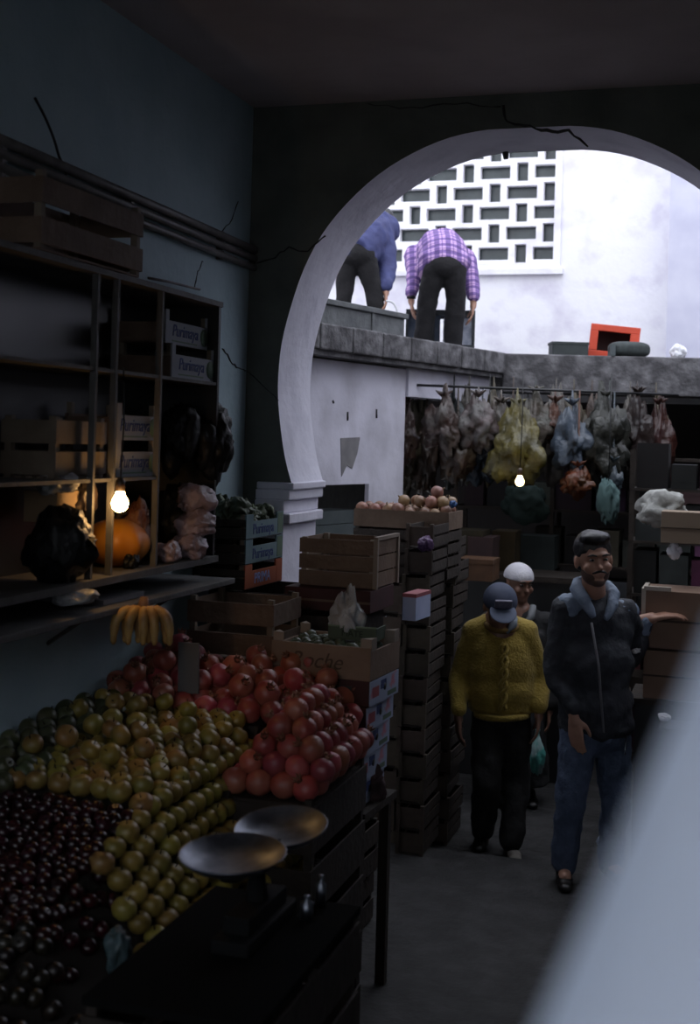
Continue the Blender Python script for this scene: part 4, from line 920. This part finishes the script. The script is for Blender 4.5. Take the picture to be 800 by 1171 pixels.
# ---------- young man in jacket
def W(px,py,D): return atD(px,py,D)
FZ=0.
ym=thing('person','young man in a dark jacket and blue jeans turning toward the camera, hand on carton','person',Vector((W(672,1000,6.45).x,6.45,0)))
hc=W(679,641,6.42); TH_=headframe(hc,radians(6),radians(2),radians(-4),1.12)
shL=W(646,698,6.5); shR=W(714,702,6.55); elL=W(634,768,6.5); wrL=W(655,815,6.38); hip=W(680,815,6.5); hpL=W(662,838,6.48); hpR=W(698,838,6.55)
elR=W(722,752,6.75); wrR=W(738,710,6.72)
kL=W(652,915,6.42); kR=W(704,912,6.5); aL=W(645,985,6.42); aR=W(697,985,6.5)
nk=W(680,682,6.5)
def bd(b):
    head(b,TH_); capsule(b,hc+Vector((0,.02,-.08)),nk+Vector((0,.01,-.03)),.058,.062)
    limb(b,[nk+Vector((0,0,-.12)),hip],[.07,.1]); b.ell((shL+shR)/2+Vector((0,0.02,-.14)),(.15,.07,.12),None,3)
    limb(b,[shL,elL,wrL],[.055,.042,.028]); limb(b,[shR,elR,wrR],[.055,.042,.028])
    limb(b,[hpL,kL,aL],[.085,.055,.038]); limb(b,[hpR,kR,aR],[.085,.055,.038])
    hand(b,wrL+Vector((.003,-.01,-.02)),(.12,-.1,-1),(.5,.6,0),1,.35,1.05); hand(b,wrR+Vector((.01,0,.01)),(1,-.1,.25),(0,.1,-1),1,.55,1.2)
    for a_,f in ((aL,Vector((-.02,-.17,-.0))),(aR,Vector((.06,-.17,0)))): capsule(b,Vector((a_.x,a_.y,.05)),Vector((a_.x,a_.y,.05))+f*.6,.035,.03)
skin('body',bd,skinm,ym,.0065,3)
face_parts(ym,TH_)
def hr(b):
    ellT(b,TH_,(0,.024,.052),(.086,.097,.088)); ellT(b,TH_,(0,-.02,.105),(.07,.065,.034)); ellT(b,TH_,(0,.06,.0),(.078,.06,.075))
skin('hair',hr,hairm,ym,.007,2,.012,.03,3)
T2=Matrix.Translation(-ym.location)@TH_
b=MB(); b.tube([T2@Vector((-.032,-.078,-.047)),T2@Vector((-.014,-.09,-.039)),T2@Vector((0,-.092,-.037)),T2@Vector((.014,-.09,-.039)),T2@Vector((.032,-.078,-.047))],[.004,.0065,.006,.0065,.004],7); b.build('moustache',hairm,ym)
def st(b): ellT(b,TH_,(0,-.013,-.052),(.0645,.063,.062)); ellT(b,TH_,(0,-.048,-.09),(.034,.034,.024))
skin('stubble_beard',st,mat('dark stubble on skin',(.1,.06,.05),.8),ym,.007,2)
hemL=W(660,842,6.45); hemR=W(706,842,6.52)
jm=mat('dark denim blue jacket cloth',(.018,.02,.028),.8,(.035,.04,.05),10,.4,40); jb=mat('lighter blue yoke cloth',(.13,.17,.24),.7,(.2,.25,.33),10,.4,40)
def jk(b):
    b.ell((shL+shR)/2+Vector((0,0,-.09)),(.205,.125,.19),None,3); b.ell(W(681,760,6.48),(.195,.13,.2),None,3); b.ell(W(682,805,6.48),(.195,.135,.14),None,3)
    for q_ in range(5): b.ell(W(682,800,6.48)+Vector((0,0,-.035*q_)),(.178+.004*q_,.13,.07),None,3)
    capsule(b,nk+Vector((-.05,.0,-.05)),nk+Vector((.05,.0,-.05)),.075,.075); b.ell(nk+Vector((0,-.03,-.13)),(.12,.1,.12),None,3)
    limb(b,[shL,elL,wrL+Vector((0,0,.03))],[.082,.068,.05]); limb(b,[shR,elR,wrR.lerp(elR,.12)],[.08,.066,.045])
skin('jacket',jk,jm,ym,.011,5,.045,.09,4)
def yk(b):
    b.ell(shL+Vector((.015,0,.012)),(.085,.08,.075),None,3); b.ell(shR+Vector((-.01,0,.01)),(.08,.08,.07),None,3); capsule(b,shL+Vector((.02,-.02,.03)),nk+Vector((-.04,-.02,-.01)),.06,.05)
skin('shoulder_yoke',yk,jb,ym,.009,4,.03,.05,5,label='lighter blue shoulder panels')
def col(b):
    b.tube([nk+Vector((-.085,.02,.075)),nk+Vector((-.10,-.03,.04)),nk+Vector((-.07,-.10,-.015)),nk+Vector((-.03,-.14,-.09))],[.03,.04,.036,.018],8)
    b.tube([nk+Vector((.08,.02,.05)),nk+Vector((.09,-.03,.02)),nk+Vector((.07,-.10,-.03)),nk+Vector((.03,-.14,-.10))],[.026,.034,.03,.016],8)
    b.tube([nk+Vector((-.08,.02,.07)),nk+Vector((0,.085,.07)),nk+Vector((.08,.02,.05))],.03,8)
skin('collar',col,jb,ym,.008,3,.012,.04,6,label='raised blue collar')
cf=wrR.lerp(elR,.1); skin('cuff',lambda b:capsule(b,wrR.lerp(elR,.02),wrR.lerp(elR,.28),.04,.046),jb,ym,.008,3,label='blue cuff of the raised arm')
b=MB(Matrix.Translation(-ym.location)); b.tube([W(676,712,6.33),W(684,760,6.32),W(690,838,6.33)],.006,6); b.build('jacket_zip',mat('steel zip',(.2,.2,.22),.4),ym)
jean=mat('blue denim',(.045,.065,.11),.8,(.08,.11,.18),14,.4,50)
def tr_(b):
    b.ell(W(680,838,6.5),(.165,.115,.12),None,3); limb(b,[hpL,kL,Vector((aL.x,aL.y,.09))],[.105,.077,.066]); limb(b,[hpR,kR,Vector((aR.x,aR.y,.09))],[.105,.08,.068])
skin('jeans',tr_,jean,ym,.011,5,.035,.08,7)
def shoe(b,a_,f,z=0,k=1.0):
    f=Vector(f).normalized(); p=Vector((a_.x,a_.y,z)); s=Vector((-f.y,f.x,0))
    b.ell(p-f*.02*k+Vector((0,0,.045)),(.045*k,.045*k,.045),None,3)
    for t_,r,h in ((.02,.043,.048),(.07,.042,.04),(.12,.043,.034),(.165,.036,.028)): b.ell(p+f*t_*k+Vector((0,0,h*.75)),(r*k,r*k,h*.85),None,3)
shm=mat('dark shoe leather',(.02,.018,.018),.4)
for a_,f in ((aL,(-.12,-1,0)),(aR,(.25,-1,0))): skin('shoe',lambda b:shoe(b,a_,f,.0),shm,ym,.008,3)
# ---------- man in the yellow sweater
D0=7.22; LZ=-.11
yw=thing('person','older man in a mustard sweater and dark blue cap walking with bowed head','person',Vector((W(572,980,D0).x,D0,LZ)))
hc=W(571,695,7.12); TY=headframe(hc,radians(3),radians(30),0,1.05)
shL=W(541,722,D0); shR=W(602,722,D0); elL=W(524,775,7.25); wrL=W(524,815,7.12); elR=W(619,775,7.25); wrR=W(616,812,7.15); hip=W(573,808,D0)
kL=W(556,895,7.12); kR=W(590,893,7.22); aL=W(551,962,7.3); aR=W(585,962,7.12)
def bd(b):
    head(b,TY); nk_=(shL+shR)/2+Vector((0,.0,.05)); capsule(b,hc+Vector((0,.05,-.06)),nk_,.056,.062)
    limb(b,[nk_,hip],[.1,.12]); limb(b,[shL,elL,wrL],[.05,.04,.028]); limb(b,[shR,elR,wrR],[.05,.04,.028])
    limb(b,[W(560,825,D0),kL,aL],[.08,.055,.038]); limb(b,[W(586,825,D0),kR,aR],[.08,.055,.038])
    hand(b,wrL+Vector((0,0,-.02)),(.03,-.1,-1),(1,.2,0),-1,.6,1.0); hand(b,wrR+Vector((0,0,-.02)),(-.03,-.1,-1),(-1,.2,0),1,.6,1.0)
skin('body',bd,skind,yw,.0075,3)
face_parts(yw,TY)
swm=mat('mustard wool',(.24,.165,.025),.9,(.3,.21,.035),18,.5,70,sheen=.1)
ctr=(shL+shR)/2
def sw(b):
    b.ell(ctr+Vector((0,0,-.12)),(.20,.125,.17),None,3); b.ell(W(573,765,D0),(.20,.14,.22),None,3); b.ell(W(573,790,D0),(.205,.15,.17),None,3)
    for z_ in (0,.03,.06): b.ell(W(573,808,D0)+Vector((0,0,z_)),(.195,.14,.06),None,3)
    limb(b,[shL+Vector((.015,0,-.01)),elL,wrL+Vector((0,0,.02))],[.078,.06,.048]); limb(b,[shR+Vector((-.015,0,-.01)),elR,wrR+Vector((0,0,.02))],[.078,.06,.048]); capsule(b,ctr+Vector((-.07,.02,.03)),ctr+Vector((.07,.02,.03)),.07,.07); capsule(b,shL,ctr+Vector((-.05,.02,.03)),.07,.07); capsule(b,shR,ctr+Vector((.05,.02,.03)),.07,.07)
skin('sweater',sw,swm,yw,.011,8,.014,.12,8)
b=MB(Matrix.Translation(-yw.location))
for ph in (0,pi):
    b.tube([W(573,735,D0)+Vector((.018*sin(i*.8+ph),-.128-.02*min(1,i/8)+.008*cos(i*.8+ph),.02-i*.017)) for i in range(23)],.012,7)
b.build('cable_knit',swm,yw)
def ribs(b):
    b.tube([W(573,812,D0),W(573,819,D0)],[.168,.166],28)
skin('waistband',ribs,swm,yw,.01,3)
b=MB(Matrix.Translation(-yw.location)); cc=ctr+Vector((0,-.045,.045)); b.tube([cc+Vector((.085*cos(a),.08*sin(a)-.0,.025*sin(a)+.0)) for a in [i*pi/10-pi for i in range(21)]],.016,8); b.build('neckband',mat('ochre rib',(.3,.17,.04),.9),yw)
b=MB(Matrix.Translation(-yw.location)); b.tube([cc+Vector((.07,-.0,.04)),cc+Vector((.06,-.06,.01)),cc+Vector((.02,-.085,-.035))],[.022,.024,.01],8); b.build('shirt_collar',mat('pale blue shirt',(.3,.35,.42),.8),yw)
trm=mat('black trousers cloth',(.012,.011,.012),.85,(.02,.02,.022),14,.3,40)
def tr_(b):
    b.ell(W(573,818,D0),(.17,.125,.13),None,3); limb(b,[W(558,830,D0),kL,Vector((aL.x,aL.y,-.02))],[.1,.08,.07]); limb(b,[W(588,830,D0),kR,Vector((aR.x,aR.y,-.02))],[.1,.08,.07])
skin('trousers',tr_,trm,yw,.011,5,.03,.08,9)
s1=skin('shoe',lambda b:shoe(b,aR+Vector((0,.06,0)),(.05,-1,0),LZ),mat('worn beige shoe',(.42,.38,.34),.7,(.3,.27,.24),20),yw,.008,3,label='pale scuffed front shoe')
skin('shoe',lambda b:shoe(b,aL+Vector((0,.03,0)),(-.2,-1,0),LZ),shm,yw,.008,3)
# cap
T2=Matrix.Translation(-yw.location)@TY
navy=mat('navy cap cloth',(.03,.04,.075),.8,(.05,.06,.1),14)
b=MB(); 
def capfn(c): return Vector((c.x,c.y,max(c.z,0)))
rt=T2.to_3x3().normalized(); b.ell(T2@Vector((0,.012,.035)),(.093*1.05,.106*1.05,.098*1.05),rt,4,capfn); b.build('cap_crown',navy,yw)
b=MB(); b.ell(T2@Vector((0,-.10,.045)),(.076,.075,.007),(T2@Matrix.Rotation(.25,4,'X')).to_3x3().normalized(),3); b.build('cap_peak',mat('grey blue cap peak',(.1,.12,.18),.8),yw)['label']='grey blue cap peak'
b=MB(T2); b.box(-.045,.045,-.112,-.09,.045,.085,T=Matrix.Rotation(-.25,4,'X')); b.build('cap_badge',mat('pale badge',(.28,.27,.36),.8,(.18,.17,.25),60),yw,bevel=.004)['label']='pale rectangular cap badge'
# ---------- man in white skullcap behind
ws=thing('person','man in a white skullcap half hidden behind the man in the mustard sweater','person',Vector((W(595,900,8.25).x,8.25,LZ)))
hc=W(594,668,8.22); TW=headframe(hc,radians(25),radians(8),0,1.05); bx=hc.x
def bd(b):
    head(b,TW); capsule(b,hc+Vector((0,.03,-.09)),hc+Vector((0,.04,-.17)),.055,.06); limb(b,[hc+Vector((0,.04,-.2)),hc+Vector((0,.04,-.75))],[.1,.12])
    for s in (-1,1):
        limb(b,[hc+Vector((s*.18,.04,-.25)),hc+Vector((s*.22,.06,-.52)),hc+Vector((s*.21,-.02,-.78))],[.05,.04,.028]); limb(b,[hc+Vector((s*.09,.04,-.8)),Vector((bx+s*.1,8.2,.38)),Vector((bx+s*.1,8.25,.0))],[.08,.055,.038])
        hand(b,hc+Vector((s*.21,-.02,-.8)),(0,-.1,-1),(-s,.2,0),s,.7)
skin('body',bd,skind,ws,.008,3); face_parts(ws,TW)
drk=mat('dark grey robe cloth',(.02,.02,.023),.85,(.035,.035,.04),10,.3,30)
def rb__(b):
    b.ell(hc+Vector((0,.04,-.3)),(.2,.12,.17),None,3); b.tube([hc+Vector((0,.04,-.3)),hc+Vector((0,.04,-.7)),Vector((bx,8.25,.3)),Vector((bx,8.25,.02))],[.18,.19,.21,.23],20)
    for s in (-1,1): limb(b,[hc+Vector((s*.18,.04,-.25)),hc+Vector((s*.22,.06,-.52)),hc+Vector((s*.21,-.02,-.76))],[.075,.065,.055])
skin('robe',rb__,drk,ws,.012,5,.03,.1,10)
T2=Matrix.Translation(-ws.location)@TW; b=MB(); b.ell(T2@Vector((0,.02,.04)),(.095,.108,.095),T2.to_3x3().normalized(),4,lambda c:Vector((c.x*1.0,c.y,max(c.z,-.05)))); b.build('skullcap',mat('white knitted cap',(.62,.61,.66),.85,(.55,.54,.6),20,.3,80),ws)['label']='white knitted skullcap'
b=MB(Matrix.Translation(-ws.location)); b.tube([hc+Vector((.085,-.04,-.13)),hc+Vector((.07,-.07,-.2)),hc+Vector((.03,-.08,-.25))],[.02,.025,.01],8); b.build('shirt_collar',mat('pale shirt collar',(.4,.42,.45),.8),ws)
for a in (-1,1): skin('shoe',lambda b:shoe(b,Vector((bx+a*.1,8.22,0)),(0,-1,0),LZ),shm,ws,.01,2)
bgp=W(614,862,8.0)
o=bag('carrier_bag','white and teal plastic carrier bag hanging beside the walking man leg',bgp,(.055,.05,.11),mat('teal white plastic',(.35,.5,.5),.4,(.1,.4,.36),7,.5,20,contrast=(.45,.55)),95,pinch=.6)
# ---------- man in the checked shirt, bending away
PD=9.72
pm=thing('person','man in a purple checked shirt bending over a crate on the terrace','person',Vector((W(505,390,PD).x,PD,ZT)))
hp=W(508,302,PD-.05); chest=hp+Vector((-.015,.42,.12)); hL=W(478,340,PD+.06); hR=W(541,345,PD+.06)
shl=chest+Vector((-.2,.0,.0)); shr=chest+Vector((.2,0,.0))
eL=W(475,312,PD+.25); eR=W(538,318,PD+.25); wL=W(470,340,PD+.12); wR=W(541,345,PD+.12)
kL=Vector((W(489,345,PD-.02).x,PD-.02,ZT+.45)); kR=Vector((W(521,345,PD-.02).x,PD-.02,ZT+.45)); aL=Vector((W(484,345,PD+.02).x,PD+.05,ZT+.08)); aR=Vector((W(519,345,PD+.05).x,PD+.05,ZT+.08))
hc=chest+Vector((0,.2,-.1)); TP=headframe(hc,pi,radians(70),0,1.03)
def bd(b):
    head(b,TP); capsule(b,chest+Vector((0,.05,0)),hc,.062,.056); limb(b,[hp+Vector((0,.02,-.02)),chest],[.08,.09]); limb(b,[shl,eL,wL],[.05,.042,.028]); limb(b,[shr,eR,wR],[.05,.042,.028])
    limb(b,[hp+Vector((-.07,0,-.05)),kL,aL],[.06,.05,.036]); limb(b,[hp+Vector((.07,0,-.05)),kR,aR],[.06,.05,.036])
    hand(b,wL+Vector((0,0,-.02)),(.1,-.15,-1),(1,0,0),-1,.6); hand(b,wR+Vector((0,0,-.02)),(-.1,-.15,-1),(-1,0,0),1,.6)
skin('body',bd,skinm,pm,.0085,3)
skin('hair',lambda b:(ellT(b,TP,(0,.02,.05),(.088,.1,.085)),ellT(b,TP,(0,.06,0),(.078,.06,.07))),hairm,pm,.01,2)
face_parts(pm,TP)
# plaid material
pl=bpy.data.materials.new('purple checked cotton'); pl.use_nodes=True; nt=pl.node_tree; bs_=nt.nodes['Principled BSDF']; bs_.inputs['Roughness'].default_value=.85
tc_=nt.nodes.new('ShaderNodeTexCoord'); sp=nt.nodes.new('ShaderNodeSeparateXYZ'); nt.links.new(tc_.outputs['Object'],sp.inputs[0])
def mth(op,a,b=None):
    n_=nt.nodes.new('ShaderNodeMath'); n_.operation=op
    for i,v in enumerate((a,b)):
        if v is None: continue
        if isinstance(v,(int,float)): n_.inputs[i].default_value=v
        else: nt.links.new(v,n_.inputs[i])
    return n_.outputs[0]
cz=mth('ADD',mth('MULTIPLY',sp.outputs[1],.55),mth('MULTIPLY',sp.outputs[2],1.0))
def stripe(v,per,frac,off=0): return mth('LESS_THAN',mth('FRACT',mth('ADD',mth('DIVIDE',v,per),off)),frac)
sA=mth('ADD',stripe(sp.outputs[0],.085,.45),mth('MULTIPLY',stripe(sp.outputs[0],.085,.08,.35),1.0)); sB=mth('ADD',stripe(cz,.075,.45),mth('MULTIPLY',stripe(cz,.075,.08,.35),1.0))
tot=mth('DIVIDE',mth('ADD',sA,sB),2.6)
rp=nt.nodes.new('ShaderNodeValToRGB'); rp.color_ramp.elements[0].color=(.55,.36,.6,1); rp.color_ramp.elements[1].color=(.045,.03,.12,1); e=rp.color_ramp.elements.new(.4); e.color=(.19,.11,.33,1)
nt.links.new(tot,rp.inputs[0]); nt.links.new(rp.outputs[0],bs_.inputs['Base Color'])
def sh_(b):
    b.ell(hp+Vector((0,.03,.03)),(.2,.15,.13),None,3); b.tube([hp+Vector((0,.02,-.02)),hp+Vector((0,.1,.06)),hp.lerp(chest,.6)+Vector((0,0,.05)),chest+Vector((0,.03,.0))],[.185,.19,.2,.17],20); b.ell(chest,(.22,.14,.15),None,3)
    limb(b,[shl,eL,wL+Vector((0,0,.04))],[.085,.07,.05]); limb(b,[shr,eR,wR+Vector((0,0,.04))],[.085,.07,.05])
    b.ell(W(486,305,PD),(.07,.1,.11),None,3); b.ell(W(529,300,PD),(.07,.1,.07),None,3)
skin('shirt',sh_,pl,pm,.011,5,.03,.08,11)
tro=mat('dark trousers cloth',(.008,.007,.01),.9,(.014,.012,.015),14,.3,40)
def tr_(b):
    b.ell(hp+Vector((0,-.02,-.02)),(.145,.12,.11),None,3); limb(b,[hp+Vector((-.075,-.01,-.05)),kL,aL],[.095,.078,.07]); limb(b,[hp+Vector((.075,-.01,-.05)),kR,aR],[.095,.078,.07])
skin('trousers',tr_,tro,pm,.011,5,.02,.08,12)
for a_ in (aL,aR): skin('shoe',lambda b:shoe(b,a_,(0,1,0),ZT),shm,pm,.01,2)
b=MB(Matrix.Translation(-pm.location)); b.tube([wL+Vector((0,0,-.012)),wL+Vector((0,0,.012))],.036,14); b.build('wristwatch',blackin,pm)['label']='dark wristwatch'
# ---------- man in blue behind the arch edge
BD=9.05
bp_=thing('person','man in a blue jacket and dark trousers stooping at the arch edge','person',Vector((W(410,360,BD).x,BD,ZT)))
hp=W(405,292,BD); chest=W(428,262,BD+.3); sr=W(438,268,BD+.2); sl=W(408,262,BD+.35); eR=W(443,305,BD+.12); wR=W(441,330,BD+.0); eL=W(396,300,BD+.4); wL=W(392,330,BD+.3)
kL=W(394,332,BD); aL=Vector((W(388,360,BD).x,BD,ZT+.08)); kR=W(427,332,BD); aR=Vector((W(434,360,BD).x,BD,ZT+.08)); hc=chest+Vector((.06,.2,.06)); TB=headframe(hc,radians(160),radians(50),0,1.02)
def bd(b):
    head(b,TB); capsule(b,chest,hc,.062,.056); limb(b,[hp+Vector((0,.02,-.02)),chest],[.08,.09]); limb(b,[sl,eL,wL],[.05,.042,.028]); limb(b,[sr,eR,wR],[.05,.042,.028])
    limb(b,[hp+Vector((-.05,0,-.05)),kL,aL],[.06,.045,.034]); limb(b,[hp+Vector((.07,0,-.05)),kR,aR],[.06,.045,.034])
    hand(b,wR+Vector((0,0,-.01)),(.05,-.1,-1),(-1,0,0),1,.7); hand(b,wL+Vector((0,0,-.01)),(.05,-.1,-1),(1,0,0),-1,.7)
skin('body',bd,skinm,bp_,.0085,3); skin('hair',lambda b:(ellT(b,TB,(0,.02,.05),(.088,.1,.085)),ellT(b,TB,(0,.06,0),(.078,.06,.07))),hairm,bp_,.01,2); face_parts(bp_,TB)
bj=mat('blue work jacket cloth',(.035,.04,.12),.8,(.05,.06,.17),10,.3,30)
def jk(b):
    b.tube([hp+Vector((-.02,0,.0)),hp.lerp(chest,.5)+Vector((0,-.02,.02)),chest],[.17,.18,.17],20); b.ell(chest,(.19,.14,.14),None,3); b.ell(hp,(.17,.14,.08),None,3); limb(b,[sr,eR,wR+Vector((0,0,.02))],[.085,.072,.052]); limb(b,[sl,eL,wL+Vector((0,0,.02))],[.08,.07,.05])
skin('jacket',jk,bj,bp_,.011,5,.03,.08,13)
def tr_(b):
    b.ell(hp+Vector((0.01,-.02,.0)),(.15,.12,.1),None,3); limb(b,[hp+Vector((-.05,-.01,-.04)),kL,aL],[.08,.062,.05]); limb(b,[hp+Vector((.08,-.01,-.04)),kR,aR],[.085,.066,.055])
skin('trousers',tr_,tro,bp_,.011,5,.02,.08,14)
for a_ in (aL,aR): skin('shoe',lambda b:shoe(b,a_,(.2,1,0),ZT),shm,bp_,.01,2)
# ================================================================== NEAR PALE CLOTH
# a goods pile under a pale sheet beside the viewer: cone-like drape standing on the floor
cl=MB(); n_=64
p_t=atD(800,745,.42); p_b=atD(640,1171,.42); dxz=(p_b.x-p_t.x)/(p_b.z-p_t.z)
ax_=Vector((.62,.62,0)); rings=[]
def rad(z):   # radius of the drape at height z: steep cone above, nearly upright below
    return .2016+.381*(2.136-z) if z>1.86 else .2016+.381*.276+(1.86-z)*.06
bm=cl.bm; zs=[2.60,2.59,2.57,2.5,2.4,2.3,2.2,2.1,2.0,1.93,1.86,1.75,1.5,1.2,.8,.4,.02]
for i,z in enumerate(zs):
    rg=[]
    for k in range(n_):
        a=2*pi*k/n_; q=[.3,.75,1][i] if i<3 else 1
        rr=rad(z)*q*(1+(.01+.03*max(0,min(1,2.1-z)))*sin(9*a+1.5*sin(z*2)))
        rg.append(bm.verts.new((rr*cos(a),rr*sin(a),z)))
    rings.append(rg)
bm.faces.new(rings[0])
for a,b in zip(rings,rings[1:]):
    for k in range(n_): bm.faces.new((a[k],a[(k+1)%n_],b[(k+1)%n_],b[k]))
for f_ in bm.faces: f_.smooth=True
o=cl.build('draped_sheet',mat('pale blue white sheet',(.72,.79,.9),.8,(.8,.82,.9),3)); o.location=(.30,.33,0); pass
mm=MATS['pale blue white sheet']; nt=mm.node_tree; bb_=nt.nodes['Principled BSDF']; tb_=nt.nodes.new('ShaderNodeBsdfTranslucent'); tb_.inputs[0].default_value=(.86,.92,1,1); mx=nt.nodes.new('ShaderNodeMixShader'); mx.inputs[0].default_value=.45
nt.links.new(bb_.outputs[0],mx.inputs[1]); nt.links.new(tb_.outputs[0],mx.inputs[2]); nt.links.new(mx.outputs[0],nt.nodes['Material Output'].inputs[0])
tag(o,'blurred pale blue white sheet draped over a pile close to the camera','sheet')
# ================================================================== small litter
o=bag('paper_scrap','tiny white paper scrap on the ground left of the walking man',atZ(508,962,-.11)+Vector((0,0,.01)),(.02,.015,.008),mat('white paper',(.6,.6,.6),.8),96,cat='litter')
o=bag('paper_scrap','tiny pale scrap on the paving near the scale crate',atZ(437,1028,0)+Vector((0,0,.008)),(.02,.015,.007),mat('white paper',(.6,.6,.6),.8),97,cat='litter')
# ================================================================== WORLD, CAMERA
w_=bpy.data.worlds.new('overcast'); bpy.context.scene.world=w_; w_.use_nodes=True; bg=w_.node_tree.nodes['Background']; bg.inputs[0].default_value=(.86,.90,1,1); bg.inputs[1].default_value=2.7
sc=bpy.context.scene
cam=bpy.data.cameras.new('camera'); co=bpy.data.objects.new('camera',cam); C.objects.link(co); sc.camera=co
cam.sensor_fit='VERTICAL'; cam.sensor_height=36; cam.lens=F/1171*36; cam.shift_y=-(585.5-CY)/1171; cam.clip_start=.02
co.matrix_world=Matrix.Translation((0,0,CZ))@Matrix(((cos(ROLL),-sin(ROLL),0,0),(0,0,-1,0),(sin(ROLL),cos(ROLL),0,0),(0,0,0,1)))
cam.dof.use_dof=True; cam.dof.focus_distance=6.0; cam.dof.aperture_fstop=3.0
sc.view_settings.view_transform='Standard'; sc.view_settings.look='None'; sc.view_settings.gamma=1; sc.view_settings.exposure=0
try: sc.view_settings.use_curve_mapping=False
except Exception: pass
cy=sc.cycles; cy.use_denoising=True; cy.max_bounces=8; cy.diffuse_bounces=5; cy.sample_clamp_indirect=6
